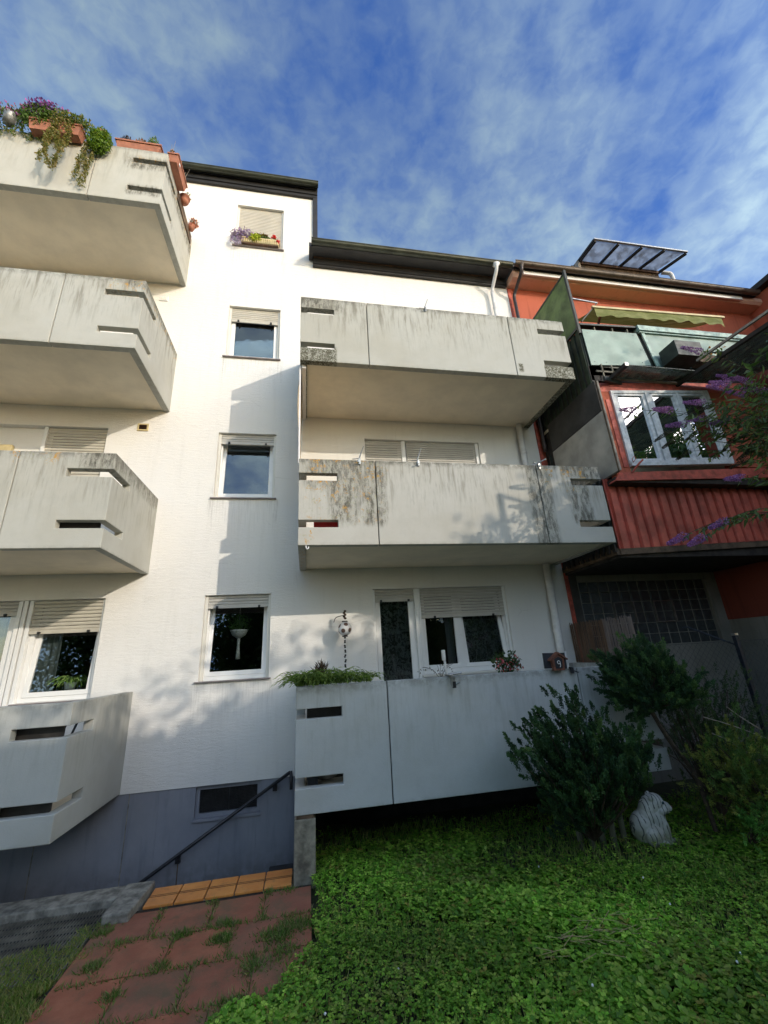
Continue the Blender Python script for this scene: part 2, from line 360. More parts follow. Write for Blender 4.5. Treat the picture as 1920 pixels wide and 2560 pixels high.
def m_glass(name, tint=(1, 1, 1), refl=1.0, rough=0.0, base=0.03, wob=0.0):
    t = NT(name)
    fr = t.n('ShaderNodeFresnel'); fr.inputs[0].default_value = 1.5
    nm = None
    if wob:
        nm = t.bump(t.noise(2.2, t.pos(), 2, 0.5), wob, 0.02)
    f = t.math('ADD', t.math('MULTIPLY', fr.outputs[0], refl), base, True)
    g = t.n('ShaderNodeBsdfGlossy'); g.inputs['Roughness'].default_value = rough; g.inputs['Color'].default_value = (0.95, 0.97, 1, 1)
    if nm: t.put(g.inputs['Normal'], nm)
    tr = t.n('ShaderNodeBsdfTransparent'); t.put(tr.inputs[0], (*tint, 1))
    m = t.n('ShaderNodeMixShader'); t.put(m.inputs[0], f); t.t.links.new(tr.outputs[0], m.inputs[1]); t.t.links.new(g.outputs[0], m.inputs[2])
    return t.end(m.outputs[0])
MAT['glass'] = m_glass('window_glass', (0.70, 0.74, 0.74), 1.7, 0.0, 0.03, 0.05)
MAT['glassold'] = m_glass('old_window_glass', (0.92, 0.94, 0.92), 1.2, 0.01, 0.03, 0.25)
def m_dirtyglass():
    t = NT('dirty_glass_roof'); p = t.pos()
    d = t.ramp(t.noise(7, t.map(p, (1, 0.5, 1)), 6, 0.7), 0.35, 0.7, 0.25, 0.75)
    fr = t.n('ShaderNodeFresnel'); fr.inputs[0].default_value = 1.5
    g = t.n('ShaderNodeBsdfGlossy'); g.inputs['Roughness'].default_value = 0.08
    tp = t.n('ShaderNodeBsdfTransparent'); t.put(tp.inputs[0], (0.72, 0.78, 0.72, 1))
    tl = t.n('ShaderNodeBsdfTranslucent'); t.put(tl.inputs[0], (0.30, 0.33, 0.24, 1))
    df = t.bsdf((0.26, 0.29, 0.22), 0.7)
    a = t.n('ShaderNodeMixShader'); a.inputs[0].default_value = 0.5; t.t.links.new(tl.outputs[0], a.inputs[1]); t.t.links.new(df, a.inputs[2])
    b = t.n('ShaderNodeMixShader'); t.put(b.inputs[0], d); t.t.links.new(tp.outputs[0], b.inputs[1]); t.t.links.new(a.outputs[0], b.inputs[2])
    c = t.n('ShaderNodeMixShader'); t.put(c.inputs[0], fr.outputs[0]); t.t.links.new(b.outputs[0], c.inputs[1]); t.t.links.new(g.outputs[0], c.inputs[2])
    return t.end(c.outputs[0])
MAT['glassroof'] = m_dirtyglass()
def m_frost():
    t = NT('clouded_roof_pane'); p = t.pos()
    d = t.ramp(t.noise(5, p, 5, 0.65), 0.35, 0.75)
    tr = t.n('ShaderNodeBsdfTranslucent'); t.put(tr.inputs[0], (0.80, 0.84, 0.90, 1))
    tp = t.n('ShaderNodeBsdfTransparent'); t.put(tp.inputs[0], (0.75, 0.80, 0.86, 1))
    df = t.bsdf((0.45, 0.46, 0.48), 0.4)
    m = t.n('ShaderNodeMixShader'); m.inputs[0].default_value = 0.22
    t.t.links.new(tr.outputs[0], m.inputs[1]); t.t.links.new(tp.outputs[0], m.inputs[2])
    m2 = t.n('ShaderNodeMixShader'); t.put(m2.inputs[0], t.math('ADD', t.math('MULTIPLY', d, 0.35), 0.35)); t.t.links.new(m.outputs[0], m2.inputs[1]); t.t.links.new(df, m2.inputs[2])
    return t.end(m2.outputs[0])
MAT['frost'] = m_frost()
def m_glassblock():
    t = NT('dull_glass_block')
    w = t.noise(16, t.pos(), 3, 0.5)
    return t.end(t.bsdf(t.mix(w, (0.014, 0.016, 0.018), (0.075, 0.085, 0.09)), 0.12, 0, t.bump(w, 0.5, 0.02), 0.6))
MAT['glassblock'] = m_glassblock()
def m_curtain(name, col, trans=0.5, pattern=False):
    t = NT(name); p = t.pos()
    folds = t.noise(1, t.map(p, (22, 22, 0.6)), 2, 0.5)
    c = t.mix(t.ramp(folds, 0.3, 0.7), tuple(x * 0.75 for x in col), col)
    df = t.bsdf(c, 0.9)
    tr = t.n('ShaderNodeBsdfTranslucent'); t.put(tr.inputs[0], (*col, 1))
    m = t.n('ShaderNodeMixShader'); m.inputs[0].default_value = 0.35
    t.t.links.new(df, m.inputs[1]); t.t.links.new(tr.outputs[0], m.inputs[2])
    tp = t.n('ShaderNodeBsdfTransparent')
    m2 = t.n('ShaderNodeMixShader')
    if pattern:
        v = t.ramp(t.noise(13, p, 4, 0.65, 1.5), 0.44, 0.56, 0.25, 0.80)
        t.put(m2.inputs[0], v)
    else:
        m2.inputs[0].default_value = trans
    t.t.links.new(tp.outputs[0], m2.inputs[1]); t.t.links.new(m.outputs[0], m2.inputs[2])
    return t.end(m2.outputs[0])
MAT['lace'] = m_curtain('patterned_lace_curtain', (0.62, 0.64, 0.62), pattern=True)
MAT['sheer'] = m_curtain('white_sheer_curtain', (0.62, 0.66, 0.64), 0.8)

def m_leaf(name, trans=0.35, rough=0.5, gain=1.0):
    t = NT(name)
    a = t.n('ShaderNodeAttribute'); a.attribute_name = 'Col'
    c = a.outputs['Color']
    if gain != 1.0:
        c = t.mix(1.0, c, (gain, gain, gain), 'MULTIPLY')
    d = t.bsdf(c, rough, 0, None, 0.35)
    tr = t.n('ShaderNodeBsdfTranslucent'); t.put(tr.inputs[0], t.mix(1.0, c, (1.3, 1.5, 0.6), 'MULTIPLY'))
    m = t.n('ShaderNodeMixShader'); m.inputs[0].default_value = trans
    t.t.links.new(d, m.inputs[1]); t.t.links.new(tr.outputs[0], m.inputs[2])
    return t.end(m.outputs[0])
MAT['leaf'] = m_leaf('leaf')
MAT['petal'] = m_leaf('petal', 0.4, 0.6)
MAT['needle'] = m_leaf('conifer_foliage', 0.15, 0.7)

def m_paving():
    t = NT('red_brown_concrete_slab'); p = t.pos()
    oi = t.n('ShaderNodeObjectInfo')
    f = t.ramp(t.noise(4, p, 6, 0.65), 0.3, 0.7)
    c = t.mix(f, (0.29, 0.090, 0.044), (0.41, 0.145, 0.075))
    c = t.mix(t.math('MULTIPLY', oi.outputs['Random'], 0.45), c, (0.17, 0.075, 0.058))
    dirt = t.ramp(t.noise(2.1, p, 7, 0.75), 0.42, 0.66)
    c = t.mix(t.math('MULTIPLY', dirt, 0.7), c, (0.13, 0.098, 0.052))
    gr_ = t.ramp(t.noise(5.5, p, 7, 0.75), 0.52, 0.68)
    c = t.mix(t.math('MULTIPLY', gr_, 0.5), c, (0.085, 0.085, 0.040))
    sp = t.ramp(t.noise(140, p, 2, 0.6), 0.62, 0.70)
    c = t.mix(t.math('MULTIPLY', sp, 0.35), c, (0.26, 0.15, 0.12))
    h = t.math('ADD', t.noise(110, p, 4, 0.7), t.math('MULTIPLY', t.noise(9, p), 0.6))
    return t.end(t.bsdf(c, 0.9, 0, t.bump(h, 0.45, 0.004)))
MAT['paving'] = m_paving()
def m_tile():
    t = NT('orange_stair_tile'); p = t.pos(); oi = t.n('ShaderNodeObjectInfo')
    f = t.ramp(t.noise(5, p, 5, 0.6), 0.3, 0.7)
    c = t.mix(f, (0.62, 0.22, 0.045), (0.74, 0.31, 0.07))
    c = t.mix(t.math('MULTIPLY', oi.outputs['Random'], 0.35), c, (0.50, 0.18, 0.05))
    c = t.mix(t.math('MULTIPLY', t.ramp(t.noise(14, p, 5, 0.7), 0.5, 0.75), 0.4), c, (0.18, 0.09, 0.045))
    return t.end(t.bsdf(c, 0.42, 0, t.bump(t.noise(45, p), 0.1, 0.002)))
MAT['tile'] = m_tile()
def m_ground():
    t = NT('garden_soil'); p = t.pos()
    f = t.ramp(t.noise(3, p, 6, 0.7), 0.35, 0.7)
    c = t.mix(f, (0.030, 0.034, 0.014), (0.055, 0.055, 0.024))
    g = t.ramp(t.noise(6, p, 5, 0.7), 0.48, 0.6)
    c = t.mix(t.math('MULTIPLY', g, 0.5), c, (0.025, 0.040, 0.012))
    y_ = t.sep(p)[1]
    c = t.mix(t.ramp(y_, -4.2, -5.2), c, t.mix(f, (0.10, 0.13, 0.045), (0.16, 0.17, 0.07)))  # unseen ground farther out is lightened, to bounce light onto the facade
    return t.end(t.bsdf(c, 0.95, 0, t.bump(t.noise(40, p, 5, 0.7), 0.8, 0.03)))
MAT['ground'] = m_ground()
def m_pile():
    t = NT('mossy_ribbed_awning_cloth'); p = t.pos()
    f = t.ramp(t.noise(3.2, t.map(p, (1, 1, 3)), 6, 0.7), 0.35, 0.68)
    c = t.mix(f, (0.15, 0.165, 0.035), (0.28, 0.28, 0.11))
    g = t.ramp(t.noise(9, p, 5, 0.7), 0.5, 0.7)
    c = t.mix(t.math('MULTIPLY', g, 0.6), c, (0.15, 0.17, 0.05))
    d = t.bsdf(c, 0.85)
    tr = t.n('ShaderNodeBsdfTranslucent'); t.put(tr.inputs[0], c)
    m = t.n('ShaderNodeMixShader'); m.inputs[0].default_value = 0.15
    t.t.links.new(d, m.inputs[1]); t.t.links.new(tr.outputs[0], m.inputs[2])
    return t.end(m.outputs[0])
MAT['awning'] = m_pile()
def m_tiger():
    t = NT('painted_white_tiger'); L = t.loc()
    w = t.n('ShaderNodeTexWave', wave_type='BANDS', bands_direction='X')
    t.put(w.inputs['Vector'], t.map(L, (1, 1, 0.55))); w.inputs['Scale'].default_value = 7.0; w.inputs['Distortion'].default_value = 4.5; w.inputs['Detail'].default_value = 2; w.inputs['Detail Scale'].default_value = 1.4
    s = t.ramp(w.outputs[1], 0.86, 0.94)
    brk = t.ramp(t.noise(8, L, 3, 0.6), 0.40, 0.50)
    c = t.mix(t.ramp(t.noise(6, L, 4, 0.6), 0.3, 0.7), (0.46, 0.46, 0.42), (0.60, 0.59, 0.55))
    z = t.sep(L)[2]
    c = t.mix(t.math('MULTIPLY', t.ramp(z, 0.05, 0.30, 0.75, 0.0), t.ramp(t.noise(8, L, 4, 0.6), 0.3, 0.6)), c, (0.14, 0.16, 0.06))
    c = t.mix(t.math('MULTIPLY', s, t.math('MULTIPLY', brk, 0.9)), c, (0.05, 0.055, 0.06))
    return t.end(t.bsdf(c, 0.7, 0, t.bump(t.noise(60, L, 4, 0.6), 0.3, 0.004)))
MAT['tiger'] = m_tiger()
def m_blackdark():
    return simple('stairwell_concrete', (0.045, 0.046, 0.050), 0.9, nscale=4, namt=0.4, bscale=40, bstr=0.3)
MAT['baseshade'] = simple('painted_base_shade', (0.018, 0.017, 0.017), 0.85, nscale=5, namt=0.4, bscale=40, bstr=0.3)  # deep shade painted as an almost black coat
MAT['well'] = m_blackdark()

# ------------------------------------------------------------------ object helpers
WL = {}
def wloc(o): return WL.get(o.name, Vector((0, 0, 0))) if o else Vector((0, 0, 0))
def link(name, data, parent=None, origin=None, kind=None):
    o = bpy.data.objects.new(name, data)
    COL.objects.link(o)
    org = Vector(origin) if origin is not None else wloc(parent)
    if parent:
        o.parent = parent
        o.location = org - wloc(parent)
    else:
        o.location = org
    WL[o.name] = org
    if kind: o['kind'] = kind
    return o
def thing(name, label, cat, loc, group=None):
    o = link(name, None, None, loc)
    o.empty_display_size = 0.2
    return tag(o, label, cat, group)
def tag(o, label=None, cat=None, group=None, kind=None):
    if label: o['label'] = label
    if cat: o['category'] = cat
    if group: o['group'] = group
    if kind: o['kind'] = kind
    return o
def finish(o, mats, smooth=False, bevel=0.0):
    if not isinstance(mats, (list, tuple)): mats = [mats]
    if not o.data.materials:
        for m in mats: o.data.materials.append(MAT[m] if isinstance(m, str) else m)
    if smooth:
        o.data.shade_smooth()
    if bevel:
        b = o.modifiers.new('edge', 'BEVEL'); b.width = bevel; b.segments = 2; b.limit_method = 'ANGLE'; b.angle_limit = math.radians(40)
    return o

class MB:
    def __init__(s): s.v = []; s.f = []; s.mi = []
    def add(s, vs, fs, mi=0):
        k = len(s.v); s.v += [tuple(v) for v in vs]; s.f += [tuple(i + k for i in f) for f in fs]; s.mi += [mi] * len(fs)
    def box(s, x0, x1, y0, y1, z0, z1, mi=0):
        s.add([(x0, y0, z0), (x1, y0, z0), (x1, y1, z0), (x0, y1, z0), (x0, y0, z1), (x1, y0, z1), (x1, y1, z1), (x0, y1, z1)],
              [(0, 3, 2, 1), (4, 5, 6, 7), (0, 1, 5, 4), (1, 2, 6, 5), (2, 3, 7, 6), (3, 0, 4, 7)], mi)
        return s
    def prism(s, pts, axis_vec, mi=0):
        """closed polygon pts extruded by axis_vec"""
        n = len(pts); a = Vector(axis_vec)
        vs = [Vector(p) for p in pts] + [Vector(p) + a for p in pts]
        fs = [tuple(range(n))[::-1], tuple(range(n, 2 * n))] + [(i, (i + 1) % n, n + (i + 1) % n, n + i) for i in range(n)]
        s.add(vs, fs, mi); return s
    def tube(s, pts, r, n=8, mi=0, cap=True):
        pts = [Vector(p) for p in pts]; m = len(pts)
        rs = r if isinstance(r, (list, tuple)) else [r] * m
        vs = []; up = None
        for i, p in enumerate(pts):
            d = (pts[min(i + 1, m - 1)] - pts[max(i - 1, 0)]).normalized()
            if up is None:
                up = Vector((0, 0, 1)) if abs(d.z) < 0.9 else Vector((1, 0, 0))
            a = d.cross(up).normalized(); b = a.cross(d).normalized(); up = b
            for k in range(n):
                t = 2 * math.pi * k / n
                vs.append(p + (a * math.cos(t) + b * math.sin(t)) * rs[i])
        fs = []
        for i in range(m - 1):
            for k in range(n):
                k2 = (k + 1) % n
                fs.append((i * n + k, i * n + k2, (i + 1) * n + k2, (i + 1) * n + k))
        if cap:
            fs.append(tuple(range(n))[::-1]); fs.append(tuple((m - 1) * n + k for k in range(n)))
        s.add(vs, fs, mi); return s
    def lathe(s, prof, c=(0, 0, 0), n=20, mi=0, axis='z', scale=(1, 1)):
        vs = []; m = len(prof)
        for r, h in prof:
            for k in range(n):
                t = 2 * math.pi * k / n
                if axis == 'z': vs.append((c[0] + r * math.cos(t) * scale[0], c[1] + r * math.sin(t) * scale[1], c[2] + h))
                else: vs.append((c[0] + r * math.cos(t), c[1] + h, c[2] + r * math.sin(t)))
        fs = []
        for i in range(m - 1):
            for k in range(n):
                k2 = (k + 1) % n; fs.append((i * n + k, i * n + k2, (i + 1) * n + k2, (i + 1) * n + k))
        if prof[0][0] > 1e-4: fs.append(tuple(range(n))[::-1])
        if prof[-1][0] > 1e-4: fs.append(tuple((m - 1) * n + k for k in range(n)))
        s.add(vs, fs, mi); return s
    def ball(s, c, r, nu=16, nv=10, mi=0):
        prof = [(max(1e-5, math.sin(math.pi * i / nv)), -math.cos(math.pi * i / nv)) for i in range(nv + 1)]
        R = r if isinstance(r, (list, tuple)) else (r, r, r)
        vs = []
        for q, h in prof:
            for k in range(nu):
                t = 2 * math.pi * k / nu
                vs.append((c[0] + R[0] * q * math.cos(t), c[1] + R[1] * q * math.sin(t), c[2] + R[2] * h))
        fs = []
        for i in range(nv):
            for k in range(nu):
                k2 = (k + 1) % nu; fs.append((i * nu + k, i * nu + k2, (i + 1) * nu + k2, (i + 1) * nu + k))
        s.add(vs, fs, mi); return s
    def voxel(s, xs, ys, zs, solid, mi=0):
        nx, ny, nz = len(xs) - 1, len(ys) - 1, len(zs) - 1
        S = {}
        for i in range(nx):
            for j in range(ny):
                for k in range(nz):
                    if solid((xs[i] + xs[i + 1]) / 2, (ys[j] + ys[j + 1]) / 2, (zs[k] + zs[k + 1]) / 2): S[(i, j, k)] = 1
        idx = {}; vs = []; fs = []
        def V(i, j, k):
            if (i, j, k) not in idx: idx[(i, j, k)] = len(vs); vs.append((xs[i], ys[j], zs[k]))
            return idx[(i, j, k)]
        for (i, j, k) in S:
            if (i - 1, j, k) not in S: fs.append((V(i, j, k), V(i, j, k + 1), V(i, j + 1, k + 1), V(i, j + 1, k)))
            if (i + 1, j, k) not in S: fs.append((V(i + 1, j, k), V(i + 1, j + 1, k), V(i + 1, j + 1, k + 1), V(i + 1, j, k + 1)))
            if (i, j - 1, k) not in S: fs.append((V(i, j, k), V(i + 1, j, k), V(i + 1, j, k + 1), V(i, j, k + 1)))
            if (i, j + 1, k) not in S: fs.append((V(i, j + 1, k), V(i, j + 1, k + 1), V(i + 1, j + 1, k + 1), V(i + 1, j + 1, k)))
            if (i, j, k - 1) not in S: fs.append((V(i, j, k), V(i, j + 1, k), V(i + 1, j + 1, k), V(i + 1, j, k)))
            if (i, j, k + 1) not in S: fs.append((V(i, j, k + 1), V(i + 1, j, k + 1), V(i + 1, j + 1, k + 1), V(i, j + 1, k + 1)))
        s.add(vs, fs, mi); return s
    def mesh(s, name, origin=(0, 0, 0)):
        me = bpy.data.meshes.new(name)
        ox, oy, oz = origin
        me.from_pydata([(x - ox, y - oy, z - oz) for x, y, z in s.v], [], s.f)
        if any(s.mi): me.polygons.foreach_set('material_index', s.mi)
        me.update()
        return me
    def build(s, name, mats, parent=None, origin=None, smooth=False, bevel=0.0, kind=None):
        org = Vector(origin) if origin is not None else wloc(parent)
        return finish(link(name, s.mesh(name, org), parent, org, kind), mats, smooth, bevel)
def B(name, mats, x0, x1, y0, y1, z0, z1, parent=None, bevel=0.0, origin=None, kind=None):
    return MB().box(x0, x1, y0, y1, z0, z1).build(name, mats, parent, origin, False, bevel, kind)

def leaf_object(name, P, D, L, W, cols, mat, parent=None, origin=None, kind=None, fold=0.25, shape='rhomb'):
    """many small leaves: base P, direction D, length L, width W, one colour each"""
    n = len(P); D = D / (np.linalg.norm(D, axis=1, keepdims=True) + 1e-9)
    rnd = RNG.normal(size=(n, 3)); side = np.cross(D, rnd); side /= (np.linalg.norm(side, axis=1, keepdims=True) + 1e-9)
    up = np.cross(side, D)
    L = np.broadcast_to(np.asarray(L, float).reshape(-1, 1), (n, 1)); W = np.broadcast_to(np.asarray(W, float).reshape(-1, 1), (n, 1))
    mid = P + D * L * 0.45
    v0 = P; v1 = mid + side * W * 0.5 + up * W * fold; v2 = P + D * L - up * L * 0.08; v3 = mid - side * W * 0.5 + up * W * fold
    V = np.stack([v0, v1, v2, v3], 1).reshape(-1, 3)
    org = np.array(origin if origin is not None else wloc(parent)); V = V - org
    me = bpy.data.meshes.new(name)
    me.vertices.add(4 * n); me.vertices.foreach_set('co', V.ravel())
    F = (np.arange(n)[:, None] * 4 + np.array([[0, 1, 2, 0, 2, 3]])).reshape(-1)
    me.loops.add(6 * n); me.loops.foreach_set('vertex_index', F)
    me.polygons.add(2 * n); me.polygons.foreach_set('loop_start', np.arange(2 * n) * 3)
    me.update(calc_edges=True)
    a = me.attributes.new('Col', 'FLOAT_COLOR', 'FACE')
    c = np.concatenate([np.clip(cols, 0, 1), np.ones((n, 1))], 1)
    a.data.foreach_set('color', np.repeat(c, 2, axis=0).ravel())
    me.validate()
    return finish(link(name, me, parent, tuple(org), kind or 'stuff'), mat)
def colmix(n, pal, jit=0.2):
    pal = np.array(pal); i = RNG.integers(0, len(pal), n); j = RNG.integers(0, len(pal), n); f = RNG.random((n, 1))
    return (pal[i] * f + pal[j] * (1 - f)) * (1 + RNG.normal(size=(n, 1)) * jit)
def rdir(n, up=0.0):
    d = RNG.normal(size=(n, 3)); d /= np.linalg.norm(d, axis=1, keepdims=True); d[:, 2] += up
    return d

# ------------------------------------------------------------------ ground, paving, stairwell (setting)
GZ = -0.56
g = MB()
S = 400.0
# sheet with a rectangular hole for the cellar stairwell (x -7..0, y -1.17..0)
for (a, b, c, d_) in ((-S, S, -S, -1.17), (-S, -7.0, -1.17, 0.1), (0.0, S, -1.17, 0.1), (-S, S, 0.1, S)):
    k = len(g.v); g.add([(a, c, GZ - 0.045), (b, c, GZ - 0.045), (b, d_, GZ - 0.045), (a, d_, GZ - 0.045)], [(0, 1, 2, 3)])
ground = g.build('ground', 'ground', kind='structure')

pave = B('paving_bed', 'soil', -1.62, 0.17, -7.5, -1.55, GZ - 0.12, GZ - 0.010, kind='structure')
# concrete slabs in running bond, each a part of the paved path
slab_me = {}
rows = [-1.60 - 0.44 * k for k in range(13)]
for r, y1 in enumerate(rows):
    off = 0.0 if r % 2 else 0.22
    x = -1.58 - (0.22 if r % 2 == 0 else 0.0)
    xs = []
    edges = [-1.60]
    j = (-1.13 if r % 2 == 0 else -1.36)
    while j < 0.10:
        edges.append(j); j += 0.44
    edges.append(0.165)
    for a, b in zip(edges[:-1], edges[1:]):
        key = round(b - a, 3)
        if key not in slab_me:
            m = MB(); w = (b - a) / 2 - 0.0025
            m.box(-w, w, -0.2175, 0.2175, -0.04, 0)
            slab_me[key] = m.mesh('paving_slab')
            slab_me[key].materials.append(MAT['paving'])
        o = link('paving_slab', slab_me[key], pave, ((a + b) / 2, y1 - 0.22, GZ + random.uniform(-0.004, 0.003)))
        o.rotation_euler = (random.uniform(-0.012, 0.012), random.uniform(-0.012, 0.012), random.uniform(-0.008, 0.008))
        bv = o.modifiers.new('edge', 'BEVEL'); bv.width = 0.003; bv.segments = 2

# retaining wall round the stairwell
well = B('stairwell', 'well', -7.0, 0.0, -1.17, -1.02, -3.0, GZ - 0.07, kind='structure')
B('stairwell_floor', 'well', -7.0, 0.0, -1.02, 0.02, -3.2, -2.6, well)
B('stairwell_end_wall', 'well', -7.2, -7.0, -1.17, 0.02, -3.2, GZ - 0.07, well)
for k in range(9):
    B('cellar_step', 'well', -0.28 * (k + 1) - 0.05, -0.28 * k - 0.05, -1.02, -0.0, -2.6, -0.95 - 0.17 * k, well)
step = B('tiled_coping', 'rawcon', -1.34, -0.012, -1.545, -1.20, GZ - 0.2, GZ - 0.014, kind='structure')
tile_m = MB()
tile_m.box(-0.127, 0.127, -0.17, 0.17, -0.012, 0.012)
tm = tile_m.mesh('step_tile'); tm.materials.append(MAT['tile'])
groove = MB()
for yy in (-0.012, 0.014): groove.box(-0.127, 0.127, yy - 0.003, yy + 0.003, 0.012, 0.0145)
gm = groove.mesh('tile_groove'); gm.materials.append(MAT['browntrim'])
for k in range(5):
    o = link('step_tile', tm, step, (-1.205 + 0.2645 * k, -1.375, GZ))
    bv = o.modifiers.new('edge', 'BEVEL'); bv.width = 0.005; bv.segments = 2
    link('tile_groove', gm, o, (-1.205 + 0.2645 * k, -1.375, GZ))
kerb = MB().box(-7.0, -1.60, -1.415, -1.16, GZ - 0.2, -0.505).build('kerb', 'kerbcon', kind='structure', bevel=0.012)
kb = MB().prism([(-1.60, -1.16, GZ - 0.2), (-1.60, -1.73, GZ - 0.2), (-1.385, -1.73, GZ - 0.2), (-1.345, -1.17, GZ - 0.2)], (0, 0, 0.265)).build('kerb_end_block', 'kerbcon', kerb, bevel=0.012)
# ribbed grate in front of the kerb
gr = B('lightwell_grate', 'kerbcon', -7.0, -1.61, -2.35, -1.42, GZ - 0.06, GZ - 0.03, kind='structure')
rod = MB()
x = -6.0
while x < -1.62:
    rod.box(x - 0.0045, x + 0.0045, -2.35, -1.425, GZ - 0.02, GZ - 0.002); x += 0.026
o = rod.build('grate_bar', 'gratebar', gr, kind='stuff')
rod = MB()
for yy in np.arange(-2.3, -1.43, 0.11): rod.box(-6.0, -1.62, yy - 0.003, yy + 0.003, GZ - 0.02, GZ - 0.004)
rod.build('grate_cross_bar', 'darkmesh', gr)

# ------------------------------------------------------------------ apartment building
apt = thing('apartment_building', 'white plastered apartment building with concrete balconies and a dark stepped roof edge', 'building', (0, 0, GZ))
BZ = {1: 0.0, 2: 2.807, 3: 5.56}
LZ = {1: 0.02, 2: 2.80, 3: 5.562, 4: 8.325}
HOLES = [(-1.37, -0.42, 1.275, 2.466), (-1.37, -0.42, 4.015, 5.21), (-1.37, -0.42, 6.775, 7.965), (-1.37, -0.42, 9.53, 10.715),
         (1.14, 1.88, 0.20, 2.485), (1.88, 3.40, 1.165, 2.485), (1.12, 3.30, 3.0, 5.195),
         (-4.75, -3.70, 0.22, 2.47), (-3.70, -2.70, 1.15, 2.47), (-5.5, -3.07, 3.0, 5.215),
         (-1.285, -0.475, -0.33, 0.0)]
def inhole(x, z): return any(h[0] < x < h[1] and h[2] < z < h[3] for h in HOLES)
xs = sorted(set([-8.0, 0.2, 4.53] + [h[0] for h in HOLES] + [h[1] for h in HOLES]))
zs = sorted(set([0.012, 9.28, 11.28] + [h[2] for h in HOLES if h[2] > 0] + [h[3] for h in HOLES if h[3] > 0.012]))
wall = MB().voxel(xs, [0.0, 0.28], zs, lambda x, y, z: not inhole(x, z) and not (x > 0.2 and z > 9.28)).build('wall', 'plaster', apt)
# plinth: painted blue-grey, a little behind the plaster, with the cellar window opening
xs = sorted(set([-8.0, 0.0, 4.53, -1.285, -0.475])); zs = [-3.0, -0.355, 0.0, 0.010]
MB().voxel(xs, [0.015, 0.28], zs, lambda x, y, z: x < 0.0 and not (-1.285 < x < -0.475 and -0.355 < z < 0.0)).build('plinth', 'plinth', apt)
B('shaded_base', 'baseshade', 0.0, 4.53, 0.016, 0.28, -3.0, 0.010, apt)  # near-black colour stands in for the shade under the right balcony
for xj, w in ((-2.07, 0.004), (-1.72, 0.003), (-3.05, 0.004), (-0.52, 0.003)):
    B('plinth_joint', 'kerbcon' if w > 0.003 else 'plinth', xj - w, xj + w, 0.008, 0.015, -3.0, -0.36 if xj > -1.3 else 0.008, apt)
# dark rooms behind the openings
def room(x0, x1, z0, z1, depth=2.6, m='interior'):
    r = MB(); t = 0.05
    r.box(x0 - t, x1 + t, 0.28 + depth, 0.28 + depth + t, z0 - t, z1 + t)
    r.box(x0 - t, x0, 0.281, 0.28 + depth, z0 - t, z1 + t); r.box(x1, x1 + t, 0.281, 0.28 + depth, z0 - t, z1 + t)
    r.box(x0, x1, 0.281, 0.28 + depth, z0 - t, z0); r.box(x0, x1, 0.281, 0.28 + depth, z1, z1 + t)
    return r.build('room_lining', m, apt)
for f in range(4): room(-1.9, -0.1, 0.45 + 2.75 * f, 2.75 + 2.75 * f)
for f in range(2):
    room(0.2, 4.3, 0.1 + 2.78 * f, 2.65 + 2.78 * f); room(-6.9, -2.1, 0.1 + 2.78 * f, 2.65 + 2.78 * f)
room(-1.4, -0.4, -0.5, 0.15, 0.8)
# closing shell: sides, back and roof slopes
B('side_wall', 'plaster', 0.2 - 0.28, 0.2, 0.28, 8.0, 9.30, 11.28, apt)
B('rear_wall', 'plaster', -8.0, 4.53, 8.0, 8.2, -3.0, 11.2, apt)
MB().prism([(-8.2, -0.15, 11.465), (-8.2, 8.4, 14.9), (-8.2, 8.4, 15.0), (-8.2, -0.15, 11.50)], (8.45, 0, 0)).build('roof', 'roofdark', apt)
MB().prism([(0.26, -0.40, 9.46), (0.26, 8.4, 12.6), (0.26, 8.4, 12.7), (0.26, -0.40, 9.52)], (4.25, 0, 0)).build('roof', 'roofdark', apt)

def gutter_half(x0, x1, y, z, r, m, parent, seg=0.33, name='gutter'):
    """half-round gutter hanging along x with joint collars"""
    n = 10; mb = MB()
    prof = [(math.cos(math.pi + math.pi * k / n) * r, math.sin(math.pi + math.pi * k / n) * r) for k in range(n + 1)]
    inner = [(a * 0.9, b * 0.9) for a, b in prof][::-1]
    pts = [(x0, y + a, z + b) for a, b in prof + inner]
    mb.prism(pts, (x1 - x0, 0, 0))
    mb.tube([(x0, y - r, z), (x1, y - r, z)], 0.012, 6)
    o = mb.build(name, m, parent)
    cm_ = MB()
    pr2 = [(a * 1.07, b * 1.07) for a, b in prof]; in2 = [(a * 1.0, b * 1.0) for a, b in prof][::-1]
    cm_.prism([(0, a, b) for a, b in pr2 + in2], (0.022, 0, 0))
    me = cm_.mesh('gutter_bracket'); me.materials.append(MAT[m])
    k = x0 + seg * 0.8
    while k < x1 - 0.1:
        link('gutter_bracket', me, o, (k, y, z)); k += seg
    return o
gutter_half(-8.2, 0.315, -0.175, 11.43, 0.068, 'gutter', apt, 0.66)
gutter_half(0.17, 4.50, -0.39, 9.42, 0.072, 'gutter', apt, 0.60)
B('fascia', 'fascia', -8.2, 0.30, -0.055, -0.001, 11.175, 11.44, apt)
B('fascia', 'fascia', -8.2, 0.30, -0.075, -0.055, 11.25, 11.42, apt)
B('soffit_board', 'fascia', -8.2, 0.305, -0.12, -0.001, 11.44, 11.46, apt)
# verge board running down the corner of the taller part
B('verge_board', 'fascia', 0.203, 0.30, -0.05, 0.35, 9.52, 11.24, apt)
# boxed eave of the lower part: soffit, two dark boards, brown batten
B('soffit_board', 'fascia', 0.20, 4.50, -0.34, 0.0, 9.36, 9.40, apt)
B('fascia', 'fascia', 0.203, 4.50, -0.062, -0.002, 9.16, 9.36, apt)
B('fascia', 'fascia', 0.20, 4.50, -0.080, -0.062, 9.20, 9.345, apt)
B('eave_batten', 'browntrim', 0.22, 4.35, -0.105, -0.080, 9.345, 9.362, apt)
